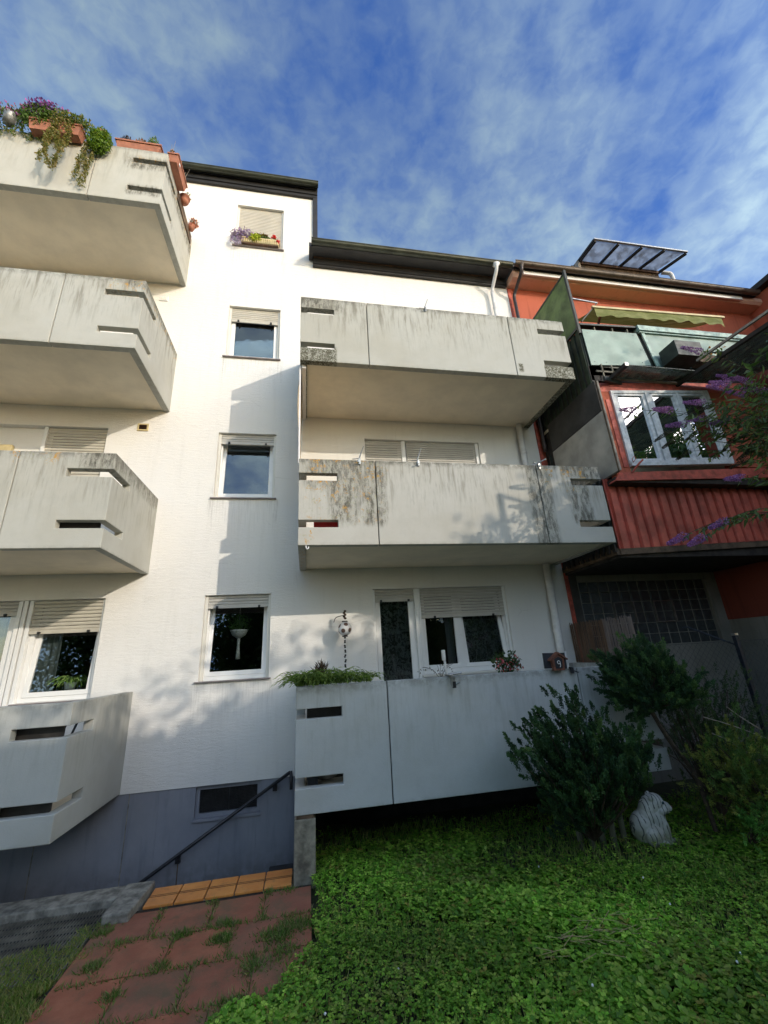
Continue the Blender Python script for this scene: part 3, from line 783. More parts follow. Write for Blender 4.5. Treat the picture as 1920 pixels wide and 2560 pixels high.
# slender verge corner where gutter meets tall wall
MB().prism([(0.12, -0.32, 9.36), (0.12, -0.02, 9.33), (0.12, -0.02, 9.52), (0.12, -0.32, 9.46)], (0.08, 0, 0)).build('eave_end_cap', 'fascia', apt)

# ---- windows
def slat_mesh(w, h, m):
    mb = MB()
    mb.prism([(0, 0.0, 0), (0, -0.008, h * 0.2), (0, -0.010, h * 0.5), (0, -0.007, h * 0.84), (0, 0.0, h * 0.90), (0, 0.004, h * 0.5)], (w, 0, 0))
    me = mb.mesh('shutter_slat'); me.materials.append(MAT[m]); return me
def shutter(parent, x0, x1, z1, drop, y=0.065, h=0.045, m='slat', stops=True, rails=True, z0=None):
    n = max(1, int(round((drop - 0.05) / h)))
    me = slat_mesh(x1 - x0, h, m)
    for k in range(n):
        link('shutter_slat', me, parent, (x0, y, z1 - h * (k + 1)))
    zb = z1 - h * n
    B('shutter_bottom_bar', m, x0, x1, y - 0.014, y + 0.006, zb - 0.052, zb - 0.001, parent, 0.003)
    if stops:
        for xx in (x0 + 0.15 * (x1 - x0), x1 - 0.15 * (x1 - x0)):
            B('shutter_stop', 'black', xx - 0.016, xx + 0.016, y - 0.042, y - 0.014, zb - 0.055, zb - 0.022, parent, 0.003)
def ring(x0, x1, z0, z1, w, y0, y1, wb=None):
    mb = MB(); wb = wb or w
    mb.voxel([x0, x0 + w, x1 - w, x1], [y0, y1], [z0, z0 + wb, z1 - w, z1], lambda x, y, z: not (x0 + w < x < x1 - w and z0 + wb < z < z1 - w))
    return mb
def sash(parent, x0, x1, z0, z1, y, tilt=0.0, w=0.062, glass='glass', fm='upvc'):
    o = ring(0, x1 - x0, 0, z1 - z0, w, -0.025, 0.03).build('sash', fm, parent, (0, 0, 0), bevel=0.006)
    o.location = Vector((x0, y, z0)) - wloc(parent); o.rotation_euler = (-tilt, 0, 0)
    WL[o.name] = Vector((x0, y, z0))
    p = MB().box(w - 0.004, x1 - x0 - w + 0.004, 0.0, 0.006, w - 0.004, z1 - z0 - w + 0.004).build('pane', glass, None, (0, 0, 0))
    p.parent = parent
    p.location = Vector((x0, y, z0)) - wloc(parent); p.rotation_euler = (-tilt, 0, 0)
    return o
def window(x0, x1, z0, z1, drop, tilt, fullslats=False, h=0.045, m='slat'):
    org = ((x0 + x1) / 2, 0.12, z0)
    f = ring(x0 + 0.001, x1 - 0.001, z0 + 0.001, z1 - 0.001, 0.065, 0.105, 0.165, 0.07).build('window', 'upvc', apt, org, bevel=0.006)
    for a in (x0, x1 - 0.045): B('guide_rail', 'rail', a + 0.002, a + 0.043, 0.045, 0.104, z0 + 0.002, z1 - 0.002, f, 0.004)
    sash(f, x0 + 0.055, x1 - 0.055, z0 + 0.055, z1 - 0.05, 0.12, tilt)
    shutter(f, x0 + 0.045, x1 - 0.045, z1 - 0.004, drop, h=h, m=m)
    B('sill', 'sill', x0 - 0.045, x1 + 0.03, -0.045, 0.10, z0 - 0.018, z0 - 0.001, f, 0.003)
    return f
W = [window(*HOLES[0], 0.19, math.radians(7)), window(*HOLES[1], 0.17, math.radians(6)), window(*HOLES[2], 0.32, 0.0, m='slat2'), window(*HOLES[3], 1.14, 0.0, h=0.043, m='slat2')]
# ground floor right: balcony door + double window
def mullioned(org, name='balcony_window'):
    return org
d1 = ring(1.141, 1.86, 0.201, 2.484, 0.06, 0.105, 0.165).build('balcony_door', 'upvc', apt, (1.5, 0.12, 0.2), bevel=0.006)
for a in (1.141, 1.822): B('guide_rail', 'upvc', a, a + 0.038, 0.045, 0.104, 0.203, 2.48, d1, 0.004)
sash(d1, 1.19, 1.80, 0.25, 2.44, 0.12, 0.0, 0.075)
shutter(d1, 1.18, 1.822, 2.482, 0.20, h=0.048)
w1 = ring(1.885, 3.398, 1.166, 2.484, 0.06, 0.105, 0.165, 0.075).build('balcony_window', 'upvc', apt, (2.6, 0.12, 1.16), bevel=0.006)
for a in (1.885, 3.36): B('guide_rail', 'upvc', a, a + 0.038, 0.045, 0.104, 1.168, 2.48, w1, 0.004)
B('mullion', 'upvc', 2.53, 2.60, 0.09, 0.165, 1.24, 2.42, w1, 0.004)
sash(w1, 1.93, 2.535, 1.235, 2.43, 0.115, 0.0)
sash(w1, 2.60, 3.34, 1.235, 2.43, 0.115, math.radians(7))
shutter(w1, 1.925, 3.36, 2.482, 0.49, h=0.047)
B('sill', 'rail', 1.86, 3.44, -0.04, 0.10, 1.135, 1.164, w1, 0.004)
B('door_post', 'upvc', 1.861, 1.884, 0.05, 0.17, 0.21, 2.484, apt, 0.003)
# first floor right: fully closed shutters
d2 = ring(1.121, 1.80, 3.001, 5.194, 0.05, 0.105, 0.165).build('balcony_door', 'upvc', apt, (1.5, 0.12, 3.0))
shutter(d2, 1.14, 1.80, 5.190, 2.1, h=0.048, stops=False)
B('door_post', 'upvc', 1.80, 1.876, 0.04, 0.17, 3.0, 5.193, apt, 0.004)
w2 = ring(1.877, 3.298, 3.9, 5.194, 0.05, 0.105, 0.165).build('balcony_window', 'upvc', apt, (2.6, 0.12, 3.9))
shutter(w2, 1.90, 3.235, 5.190, 1.2, h=0.042, stops=False)
B('guide_rail', 'upvc', 3.235, 3.297, 0.03, 0.104, 3.9, 5.192, w2, 0.004)
B('wall_infill', 'plaster', 1.877, 3.298, 0.03, 0.27, 3.0, 3.899, apt)
# left ground floor window and door
d3 = ring(-4.749, -3.80, 0.221, 2.469, 0.06, 0.105, 0.165).build('balcony_door', 'upvc', apt, (-4.2, 0.12, 0.22), bevel=0.006)
sash(d3, -4.70, -3.82, 0.26, 2.42, 0.12, 0.0, 0.075)
shutter(d3, -4.74, -3.79, 2.466, 0.21, h=0.048)
for a in (-3.80, -3.73, -3.665): B('door_post', 'upvc', a, a + 0.05, 0.03 + abs(a + 3.73) * 0.2, 0.17, 0.23, 2.468, apt, 0.004)
w3 = ring(-3.665 + 0.05, -2.702, 1.151, 2.469, 0.06, 0.105, 0.165, 0.075).build('balcony_window', 'upvc', apt, (-3.2, 0.12, 1.15), bevel=0.006)
sash(w3, -3.56, -2.75, 1.21, 2.42, 0.115, math.radians(5.5))
shutter(w3, -3.61, -2.74, 2.466, 0.43, h=0.050, m='slat2')
B('guide_rail', 'upvc', -2.742, -2.703, 0.045, 0.104, 1.153, 2.466, w3, 0.004)
B('sill', 'sill', -3.62, -2.66, -0.04, 0.10, 1.12, 1.149, w3, 0.004)
# left first floor window, closed
w4 = ring(-3.97, -3.072, 3.9, 5.214, 0.05, 0.105, 0.165).build('balcony_window', 'upvc', apt, (-3.5, 0.12, 3.9))
shutter(w4, -3.94, -3.075, 5.21, 1.2, h=0.050, stops=False, m='slat2')
B('guide_rail', 'upvc', -3.99, -3.94, 0.03, 0.104, 3.9, 5.212, w4, 0.004)
B('wall_infill', 'plaster', -5.5, -4.03, 0.10, 0.27, 3.0, 5.213, apt); B('wall_infill', 'plaster', -4.03, -3.071, 0.03, 0.27, 3.0, 3.899, apt)
B('wall_lamp', 'cream', -4.80, -4.38, 0.03, 0.10, 4.76, 4.88, apt, 0.01)
# curtains and things seen through the glass
def curtain(x0, x1, z0, z1, y, m, parent, waves=9):
    mb = MB(); n = waves * 6
    vs = []
    for i in range(n + 1):
        x = x0 + (x1 - x0) * i / n; yy = y + 0.018 * math.sin(i / 6 * 2 * math.pi) + 0.01 * math.sin(i * 0.7)
        vs += [(x, yy, z0), (x, yy * 1.0, z1)]
    mb.add(vs, [(2 * i, 2 * i + 2, 2 * i + 3, 2 * i + 1) for i in range(n)])
    return mb.build('curtain', m, parent, smooth=True)
curtain(1.16, 1.84, 0.22, 2.44, 0.24, 'lace', d1, 6)
curtain(2.36, 2.50, 1.2, 2.44, 0.25, 'sheer', w1, 2)
curtain(2.58, 3.36, 1.2, 2.44, 0.30, 'lace', w1, 8)
curtain(-3.60, -3.30, 1.2, 2.44, 0.30, 'sheer', w3, 4)
curtain(-4.72, -4.02, 0.25, 2.44, 0.26, 'sheer', d3, 6)

# cellar window
cw = ring(-1.285, -0.475, -0.355, 0.0, 0.045, 0.06, 0.12).build('cellar_window', 'plinth', apt, (-0.88, 0.1, -0.35))
mb = MB()
for x in np.arange(-1.235, -0.52, 0.0165): mb.box(x, x + 0.004, 0.080, 0.084, -0.31, -0.045)
for z in np.arange(-0.305, -0.05, 0.0165): mb.box(-1.24, -0.52, 0.084, 0.087, z, z + 0.004)
mb.box(-0.885, -0.875, 0.072, 0.09, -0.31, -0.045)
mb.build('grating', 'darkmesh', cw, kind='stuff')
B('sill', 'plinth', -1.30, -0.46, -0.01, 0.10, -0.385, -0.352, cw, 0.004)
B('room_screen', 'interior', -1.285, -0.475, 0.16, 0.17, -0.355, 0.0, cw)

# ---- balconies
def slots(z): return (0.232 < z < 0.328) or (0.872 < z < 0.975)
H = 1.178
ZS = [0.0, 0.232, 0.328, 0.872, 0.975]
T = 0.10
def balcony(xa, xb, zb, mat, cuts, right_slots=(True, True), h=H, side_only=None, joints=True):
    """xa..xb outer faces, parapet front at y=-1.55; cuts = joint x positions"""
    org = (0 if xa >= 0 else 0, 0, zb)
    sl = MB().box(xa + T, xb - T, -1.45, -0.002, 0.022 + zb, 0.20 + zb).build('balcony', 'soffit', apt, (0, 0, zb))
    ed = [xa] + cuts + [xb]
    for i in range(len(ed) - 1):
        a = ed[i] + (0.006 if i else 0); b = ed[i + 1] - (0.006 if i < len(ed) - 2 else 0)
        first = i == 0 and right_slots[0]; last = i == len(ed) - 2 and right_slots[1]
        left_end = i == 0; right_end = i == len(ed) - 2
        X = [a, b]
        if first: X += [xa + T, xa + 0.50]
        if last: X += [xb - T, xb - 0.505]
        if left_end: X += [xa + T]
        if right_end: X += [xb - T]
        X = sorted(set(X)); Y = sorted([-1.55, -1.45, -1.04, -0.001])
        def solid(x, y, z, a=a, b=b, first=first, last=last, le=left_end, re=right_end):
            zz = z - zb
            front = y < -1.45
            side = (le and x < xa + T) or (re and x > xb - T)
            if not (front or side): return False
            if slots(zz):
                if first and ((front and x < xa + 0.50) or (side and x < xa + T and y < -1.04)): return False
                if last and ((front and x > xb - 0.505) or (side and x > xb - T and y < -1.04)): return False
            return True
        MB().voxel(X, Y, [z + zb for z in ZS + [h]], solid).build('parapet_panel', mat, sl, (0, 0, zb), bevel=0.007)
    return sl
bal3 = balcony(0.0, 4.41, BZ[3], 'con_B3', [1.008, 3.39])
bal2 = balcony(0.0, 4.42, BZ[2], 'con_B2', [1.013, 3.392])
bal1 = balcony(0.0, 4.42, BZ[1], 'con_B1', [1.015, 3.42], h=1.20)
lb = {}
for k in (1, 2, 3, 4):
    lb[k] = balcony(-6.59, -2.18, LZ[k], 'con_L%d' % k, [-5.58, -3.208], right_slots=(True, True), h=1.187)
# worn broken patch on balcony bottom ends and a small crack patch
# white door posts of the parapet: hook under balcony
# concealed drainage groove strips in the soffit of the top balcony
MB().box(2.02, 2.032, -1.35, -0.75, BZ[3] + 0.018, BZ[3] + 0.0215).box(2.16, 2.168, -1.35, -0.55, BZ[3] + 0.018, BZ[3] + 0.0215).build('soffit_joint', 'soffit', bal3)
# beige roller side blind on the left end of the middle balcony
bl = MB()
n = 24
vs = []
for i in range(n + 1):
    z = 3.99 + (5.60 - 3.99) * i / n
    bow = 0.045 * math.sin(math.pi * (i / n) ** 1.3)
    vs += [(0.012 - bow, -1.40, z), (0.012 - bow * 0.4, -0.04, z)]
bl.add(vs, [(2 * i, 2 * i + 2, 2 * i + 3, 2 * i + 1) for i in range(n)])
blind = bl.build('side_blind', 'blindfab', None, (0.0, -0.7, 3.99), smooth=True)
md = blind.modifiers.new('thick', 'SOLIDIFY'); md.thickness = 0.006
tag(blind, 'beige cloth side blind stretched up the left end of the middle right balcony', 'blind')
B('blind_pole', 'whitestrip', -0.012, 0.012, -1.425, -1.40, 3.98, 5.57, blind, 0.003)
B('blind_cassette', 'whitestrip', 0.02, 0.085, -1.45, -0.03, 5.50, 5.575, blind, 0.01)
hook = MB().tube([(0.10, -1.56, 2.80), (0.10, -1.56, 2.775), (0.115, -1.56, 2.755), (0.13, -1.56, 2.765), (0.13, -1.56, 2.785)], 0.008, 6).build('soffit_hook', 'pipewhite', bal2)

# vents
v1 = B('wall_vent', 'upvc', -2.605, -2.457, -0.018, 0.0, 7.925, 8.035, apt, 0.004)
B('vent_cover', 'plaster', -2.58, -2.482, -0.024, -0.018, 7.95, 8.01, v1)
v2 = ring(-2.635, -2.47, 5.18, 5.31, 0.022, -0.02, 0.0).build('wall_vent', 'cream', apt)
B('vent_back', 'browntrim', -2.613, -2.492, -0.004, -0.001, 5.202, 5.288, v2)
for k in range(6): MB().prism([(-2.613, -0.004, 5.206 + k * 0.0145), (-2.613, -0.017, 5.204 + k * 0.0145), (-2.613, -0.004, 5.213 + k * 0.0145)], (0.12, 0, 0)).build('vent_louvre', 'browntrim', v2)

# downpipes
def pipe(pts, r, m, parent, name='downpipe', n=12):
    return MB().tube(pts, r, n).build(name, m, parent, smooth=True)
def smooth_path(P, k=6):
    P = [Vector(p) for p in P]; out = []
    for i in range(len(P) - 1):
        p0 = P[max(i - 1, 0)]; p1 = P[i]; p2 = P[i + 1]; p3 = P[min(i + 2, len(P) - 1)]
        for j in range(k):
            t = j / k
            out.append(0.5 * ((2 * p1) + (p2 - p0) * t + (2 * p0 - 5 * p1 + 4 * p2 - p3) * t * t + (-p0 + 3 * p1 - 3 * p2 + p3) * t ** 3))
    out.append(P[-1]); return out
pipe(smooth_path([(4.12, -0.40, 9.36), (4.12, -0.38, 9.24), (4.10, -0.18, 9.02), (4.09, -0.115, 8.88), (4.09, -0.11, 8.6), (4.09, -0.11, 6.0), (4.09, -0.11, 5.60)]), 0.038, 'pipewhite', apt)
MB().lathe([(0.035, -0.09), (0.04, -0.05), (0.085, 0.01)], (4.12, -0.40, 9.36), 14).build('gutter_outlet', 'pipewhite', apt, smooth=True)
for z in (8.45, 5.9, 4.95, 1.7): MB().lathe([(0.043 if z > 5 else 0.06, -0.02), (0.043 if z > 5 else 0.06, 0.02)], (4.09 if z > 5 else 4.14, -0.11, z), 14).build('pipe_clip', 'pipewhite', apt)
pipe([(4.14, -0.10, 5.57), (4.14, -0.10, 2.98)], 0.055, 'pipewhite', apt)
pipe([(4.17, -0.11, 2.82), (4.14, -0.11, 0.2)], 0.062, 'pipewhite', apt)
# handrail of the cellar stairs
hr = MB().tube([(-0.092, -0.10, 0.085), (-1.79, -0.10, -0.886), (-2.6, -0.10, -1.35)], 0.021, 10).build('handrail', 'railing', apt, smooth=True)
MB().tube([(-0.085, -0.10, 0.095), (-0.075, -0.13, 0.03), (-0.075, -0.17, -0.10)], 0.021, 10).build('handrail_end', 'railing', hr, smooth=True)
for x, z in ((-0.29, -0.03), (-1.425, -0.68)):
    MB().tube([(x, 0.012, z - 0.06), (x, -0.06, z - 0.06), (x, -0.10, z - 0.015)], 0.008, 6).box(x - 0.028, x + 0.028, -0.03, 0.014, z - 0.10, z - 0.02).build('handrail_bracket', 'railing', hr)
B('rust_stain', 'oldwood', -1.433, -1.421, 0.0125, 0.0145, -1.10, -0.78, hr)
# retaining wall that carries the left end of the lowest right balcony
pillar = MB().box(0.0, 0.212, -1.545, 0.0, -3.0, -0.035).build('retaining_wall', 'rawcon', None, bevel=0.012)
tag(pillar, 'mossy raw concrete wall end under the left end of the lowest right balcony', 'wall')
B('bearing_pad', 'oldwood', 0.02, 0.19, -1.54, -0.1, -0.034, -0.001, pillar)

# ------------------------------------------------------------------ red house on the right
red = thing('red_house', 'brick-red rendered house with corrugated bay and green roof balcony right of the white flats', 'building', (6.0, 0, GZ))
def skew_box(mb, P, y0, y1, mi=0):
    """P: 4 (x,z) corners counter-clockwise from bottom-left, extruded y0..y1"""
    mb.prism([(x, y0, z) for x, z in P], (0, y1 - y0, 0), mi); return mb
# main wall: lower grey plaster, upper red
MB().voxel([4.532, 4.78, 7.42, 14.0], [0.0, 0.28], [-1.0, 1.40, 2.50, 2.75], lambda x, y, z: not (4.78 < x < 7.42 and 1.40 < z < 2.50)).build('lower_wall', 'greyplaster', red)
B('wall', 'redplaster', 4.532, 14.0, 0.0, 0.28, 2.75, 9.25, red)
B('corner_strip', 'redwood', 4.532, 4.60, -0.02, -0.001, -0.5, 9.15, red)
B('dark_corner_board', 'darkpanel', 4.60, 4.74, -0.035, -0.001, 0.6, 2.74, red)
# glass block window
gbm = MB().box(-0.088, 0.088, 0, 0.08, -0.088, 0.088).mesh('glass_block'); gbm.materials.append(MAT['glassblock'])
gf = B('block_window_back', 'interior', 4.78, 7.42, 0.14, 0.16, 1.40, 2.50, red)
x = 4.79 + 0.10; nx = 13
for i in range(nx):
    for k in range(6):
        xx = 4.885 + i * 0.2005; z = 1.49 + k * 0.1855
        o = link('glass_block', gbm, gf, (xx, 0.03, z)); b = o.modifiers.new('edge', 'BEVEL'); b.width = 0.012; b.segments = 2
mb = MB()
for i in range(nx + 1): mb.box(4.785 + i * 0.2005 - 0.009, 4.785 + i * 0.2005 + 0.009, 0.04, 0.12, 1.40, 2.50)
for k in range(7): mb.box(4.79, 7.42, 0.042, 0.118, 1.397 + k * 0.1855 - 0.009 + 0.003, 1.397 + k * 0.1855 + 0.012)
mb.build('block_mortar', 'greyplaster', gf)
for (a, b, c, d_) in ((5.39, 5.79, 1.77, 2.14), (6.19, 6.59, 1.77, 2.14)):
    ring(a, b, c, d_, 0.014, -0.008, 0.03).build('vent_frame', 'steel', gf)
# lower bay: floor slab, corrugated front and side
B('bay_floor', 'darkwood', 4.56, 7.64, -1.40, -0.001, 2.62, 2.75, red)
def corrugated(name, m, p0, p1, z0a, z0b, z1a, z1b, pitch, amp, parent, trap=True, nrm=(0, -1)):
    """trapezoid-ribbed sheet from plan point p0 to p1"""
    p0 = Vector(p0); p1 = Vector(p1); L = (p1 - p0).length; d = (p1 - p0) / L; nv = Vector(nrm)
    n = int(L / pitch); prof = []
    for i in range(n + 1):
        for u, h in ((0.0, 0), (0.10, -1), (0.30, -1), (0.40, 0)) if trap else [(j / 6, 0.5 * math.cos(2 * math.pi * j / 6)) for j in range(6)]:
            s_ = (i + u) * pitch
            if s_ <= L: prof.append((s_, h * amp))
    vs = []
    for s_, h in prof:
        q = p0 + d * s_ + nv * h; f = s_ / L
        vs += [(q.x, q.y, z0a + (z0b - z0a) * f), (q.x, q.y, z1a + (z1b - z1a) * f)]
    mb = MB(); mb.add(vs, [(2 * i, 2 * i + 2, 2 * i + 3, 2 * i + 1) for i in range(len(prof) - 1)])
    o = mb.build(name, m, parent)
    md = o.modifiers.new('thick', 'SOLIDIFY'); md.thickness = 0.004
    return o
corrugated('corrugated_sheet', 'redsheet', (4.555, -1.43), (7.64, -1.43), 2.745, 2.87, 3.85, 3.95, 0.172, 0.046, red)
corrugated('corrugated_sheet', 'darkgreen', (4.548, -0.02), (4.548, -1.42), 2.76, 2.76, 3.85, 3.85, 0.12, 0.03, red, nrm=(-1, 0))
B('bay_wall_core', 'redwood', 4.59, 7.60, -1.39, -0.02, 2.76, 3.84, red)
skew_box(MB(), [(4.55, 2.655), (7.64, 2.77), (7.64, 2.86), (4.55, 2.742)], -1.44, -1.41).build('bay_bottom_board', 'oldwood', red)
skew_box(MB(), [(4.5, 2.66), (4.55, 2.66), (4.55, 2.75), (4.5, 2.75)], -1.42, -0.05).build('bay_bottom_board', 'oldwood', red)
for k in range(11): B('corrugation_end', 'darkwood', 4.47, 4.50, -0.15 - 0.125 * k - 0.03, -0.15 - 0.125 * k + 0.03, 2.70, 2.80, red)
# upper (glazed) bay, slightly proud and rising to the right
UY = -1.62
def up(x): return 0.055 * (x - 4.65)
skew_box(MB(), [(4.60, 3.73), (7.64, 3.85), (7.64, 4.03), (4.69, 3.86)], UY - 0.01, UY + 0.14).build('bay_cill_beam', 'redwood', red)
skew_box(MB(), [(4.655, 3.80), (4.905, 3.87), (4.905, 5.30), (4.655, 5.45)], UY, UY + 0.12).build('bay_corner_post', 'redplaster', red)
skew_box(MB(), [(4.80, 3.95), (4.88, 3.96), (4.86, 5.15), (4.79, 5.14)], UY - 0.012, UY).build('post_board', 'redwood', red)
skew_box(MB(), [(4.66, 5.285), (7.64, 5.46), (7.64, 5.66), (4.66, 5.45)], UY - 0.005, UY + 0.13).build('bay_head_beam', 'redwood', red)
skew_box(MB(), [(6.80, 4.02), (7.64, 4.03), (7.64, 5.46), (6.80, 5.42)], UY, UY + 0.12).build('bay_wall', 'redplaster', red)
skew_box(MB(), [(4.655, 5.36), (7.64, 5.54), (7.64, 5.60), (4.655, 5.42)], UY + 0.13, -0.01).build('bay_ceiling', 'beigeroom', red)
skew_box(MB(), [(4.70, 3.80), (7.64, 3.9), (7.64, 3.98), (4.70, 3.88)], UY + 0.14, -0.01).build('bay_inner_floor', 'beigeroom', red)
B('bay_inner_wall', 'beigeroom', 4.76, 7.60, -0.06, -0.02, 3.9, 5.5, red)
B('bay_inner_wall', 'beigeroom', 7.60, 7.64, -1.5, -0.02, 3.9, 5.5, red)
# bay windows: outer frame, three casements
wf = MB()
def bar(mb, a, b, w, y0=UY - 0.03, y1=UY + 0.04):
    a = Vector((a[0], 0, a[1])); b = Vector((b[0], 0, b[1])); d = (b - a).normalized(); n_ = Vector((-d.z, 0, d.x)) * (w / 2)
    mb.prism([(p.x, y0, p.z) for p in (a + n_, a - n_, b - n_, b + n_)], (0, y1 - y0, 0))
bl_, br_, tr_, tl_ = (4.93, 4.00), (6.79, 4.09), (6.77, 5.41), (4.93, 5.28)
bar(wf, (bl_[0] - .02, bl_[1]), br_, 0.075, UY - 0.05); bar(wf, br_, tr_, 0.08); bar(wf, (tl_[0] - .03, tl_[1]), (tr_[0] + .03, tr_[1]), 0.05, UY - 0.035); bar(wf, tl_, bl_, 0.055)
bwin = wf.build('bay_window', 'paintwood', red, (5.8, UY, 4.0))
def casement(x0, x1, zb0, zb1, zt0, zt1):
    m = MB(); y0, y1 = UY - 0.015, UY + 0.045; w = 0.055
    bar(m, (x0, zb0), (x1, zb1), w, y0 - .006, y1); bar(m, (x0, zt0), (x1, zt1), w, y0 - .004, y1); bar(m, (x0 + w / 2, zb0), (x0 + w / 2, zt0), w, y0, y1); bar(m, (x1 - w / 2, zb1), (x1 - w / 2, zt1), w, y0 - .002, y1)
    o = m.build('casement', 'paintwood', bwin)
    MB().prism([(x0, UY + 0.01, zb0), (x1, UY + 0.01, zb1), (x1, UY + 0.01, zt1), (x0, UY + 0.01, zt0)], (0, 0.005, 0)).build('pane', 'glassold', bwin)
casement(4.97, 5.53, 4.06, 4.09, 5.25, 5.28)
casement(5.63, 6.15, 4.10, 4.12, 5.30, 5.33)
casement(6.20, 6.74, 4.12, 4.15, 5.33, 5.37)
m = MB(); bar(m, (5.58, 4.02), (5.57, 5.33), 0.075, UY - 0.04, UY + 0.05); bar(m, (6.175, 4.08), (6.17, 5.37), 0.04, UY - 0.03, UY + 0.05); m.build('mullion', 'paintwood', bwin)
MB().tube([(4.90, UY - 0.02, 3.86), (4.99, UY - 0.10, 3.98), (5.05, UY - 0.12, 4.03)], 0.014, 6).tube([(4.93, UY - 0.06, 4.01), (4.96, UY - 0.10, 4.06), (4.93, UY - 0.11, 4.09), (4.90, UY - 0.09, 4.06), (4.93, UY - 0.06, 4.01)], 0.005, 5).build('window_hook', 'redwood', bwin)
# side of the upper bay
B('side_board', 'palepanel', 4.632, 4.655, -1.70, -0.27, 3.86, 4.90, red, 0.002)
B('side_board', 'darkpanel', 4.636, 4.655, -1.66, -0.27, 4.915, 5.47, red, 0.002)
MB().box(4.622, 4.632, -1.71, -0.27, 3.84, 3.865).box(4.622, 4.632, -1.712, -1.69, 3.84, 5.45).build('side_board_trim', 'oldwood', red)
mb = MB()
for k in range(9): mb.lathe([(0.008, 0), (0.008, 0.006)], (0, 0, 0), 6)
scr = MB().ball((0, 0, 0), 0.008, 6, 4).mesh('screw_head'); scr.materials.append(MAT['steel'])
for k in range(7): link('screw_head', scr, red, (4.630, -1.655, 3.98 + 0.14 * k))
B('side_gap_backing', 'darkwood', 4.66, 4.70, -1.6, -0.01, 3.84, 5.46, red)
B('pale_corner_trim', 'palewood', 4.628, 4.656, -1.725, -1.70, 3.86, 5.42, red)
B('bay_under_board', 'darkwood', 4.62, 7.60, -1.60, -1.40, 3.72, 3.80, red)
pipe([(4.66, -0.14, 4.9), (4.66, -0.14, 3.9)], 0.03, 'darkgreen', red)
# roof balcony: ribbed dark side, green partition, pale green front panels
corrugated('balcony_side_sheet', 'ribgreen', (4.648, -0.02), (4.648, -1.60), 5.43, 5.45, 6.52, 6.56, 0.13, 0.035, red, nrm=(-1, 0))
B('balcony_side_core', 'darkgreen', 4.67, 4.72, -1.6, -0.02, 5.47, 6.5, red)
pt = MB().box(4.638, 4.650, -1.60, -0.02, 6.60, 7.78).build('partition_panel', 'greenpaint', red)
MB().box(4.625, 4.665, -1.64, -1.60, 6.45, 7.86).box(4.628, 4.662, -1.60, -0.02, 7.78, 7.815).box(4.628, 4.662, -1.60, -0.02, 6.56, 6.60).build('partition_frame', 'darkgreen', red)
skew_box(MB(), [(4.67, 6.615), (5.80, 6.665), (5.80, 6.70), (4.67, 6.65)], UY - 0.03, UY + 0.04).build('top_rail', 'darkgreen', red)
skew_box(MB(), [(4.67, 6.63), (8.2, 6.685), (8.2, 6.72), (4.67, 6.665)], UY + 0.05, UY + 0.07).build('rear_rail', 'darkgreen', red)
for xx in (4.95, 5.3, 5.6): B('rail_stub', 'rawcon', xx, xx + 0.02, UY, UY + 0.03, 6.55, 6.64, red)
skew_box(MB(), [(5.80, 6.60), (8.25, 6.625), (8.25, 6.715), (5.78, 6.70)], UY - 0.06, UY + 0.06).build('capping', 'copperrail', red)
skew_box(MB(), [(5.80, 6.56), (8.25, 6.585), (8.25, 6.60), (5.80, 6.575)], UY - 0.045, UY + 0.0).build('capping_drip', 'copperrail', red)
skew_box(MB(), [(4.70, 5.80), (5.86, 5.885), (5.76, 6.555), (4.69, 6.535)], UY - 0.012, UY).build('front_panel', 'copper', red)
skew_box(MB(), [(6.03, 5.86), (8.25, 6.0), (8.25, 6.58), (5.93, 6.56)], UY - 0.012, UY).build('front_panel', 'copper', red)
skew_box(MB(), [(5.95, 5.86), (6.02, 5.865), (5.91, 6.56), (5.85, 6.56)], UY - 0.03, UY - 0.012).build('panel_batten', 'copperrail', red)
skew_box(MB(), [(4.70, 5.62), (8.25, 5.80), (8.25, 6.60), (4.70, 6.53)], UY + 0.02, UY + 0.05).build('panel_backing', 'darkgreen', red)
for q in ((4.78, 5.87), (5.0, 5.88), (5.70, 5.93), (4.78, 6.47), (5.25, 6.49), (5.68, 6.50), (5.75, 6.2)):
    link('panel_bolt', scr, red, (q[0], UY - 0.014, q[1]))
B('balcony_floor', 'darkwood', 4.66, 8.4, UY + 0.02, -0.01, 5.47 + 0.05, 5.80, red)
for xx in (4.86, 5.05): B('rail_stub', 'rawcon', xx, xx + 0.02, UY - 0.03, UY - 0.01, 5.55, 5.82, red)
B('rail_stub', 'rawcon', 4.75, 5.10, UY - 0.03, UY - 0.01, 5.66, 5.69, red)
# glass canopy over the bay
cz = 5.55
can = MB().box(4.93, 4.99, -2.02, -1.50, cz - 0.055, cz + 0.005).build('canopy_beam', 'darkwood', red)
MB().box(4.930, 4.990, -2.03, -2.021, cz - 0.055, cz + 0.005).build('beam_end', 'steel', can)
MB().prism([(5.00, -1.62, cz), (5.05, -1.98, cz), (6.27, -1.97, cz), (6.36, -1.68, cz)], (0, 0, 0.008)).build('canopy_pane', 'glassroof', red)
MB().box(5.0, 6.30, -1.66, -1.63, cz - 0.03, cz).build('canopy_batten', 'palewood', red)
def beam(a, b, w, h, m, parent=red, name='canopy_beam'):
    a = Vector(a); b = Vector(b); d = (b - a).normalized(); s_ = d.cross(Vector((0, 0, 1))).normalized() * w / 2; u = Vector((0, 0, h))
    return MB().prism([a + s_, a - s_, a - s_ + u, a + s_ + u], b - a).build(name, m, parent)
beam((6.25, -1.62, cz - 0.06), (6.52, -4.2, cz - 0.06), 0.05, 0.06, 'darkwood')
beam((6.31, -1.62, cz - 0.02), (6.57, -4.2, cz - 0.02), 0.03, 0.05, 'steel', name='canopy_rail')
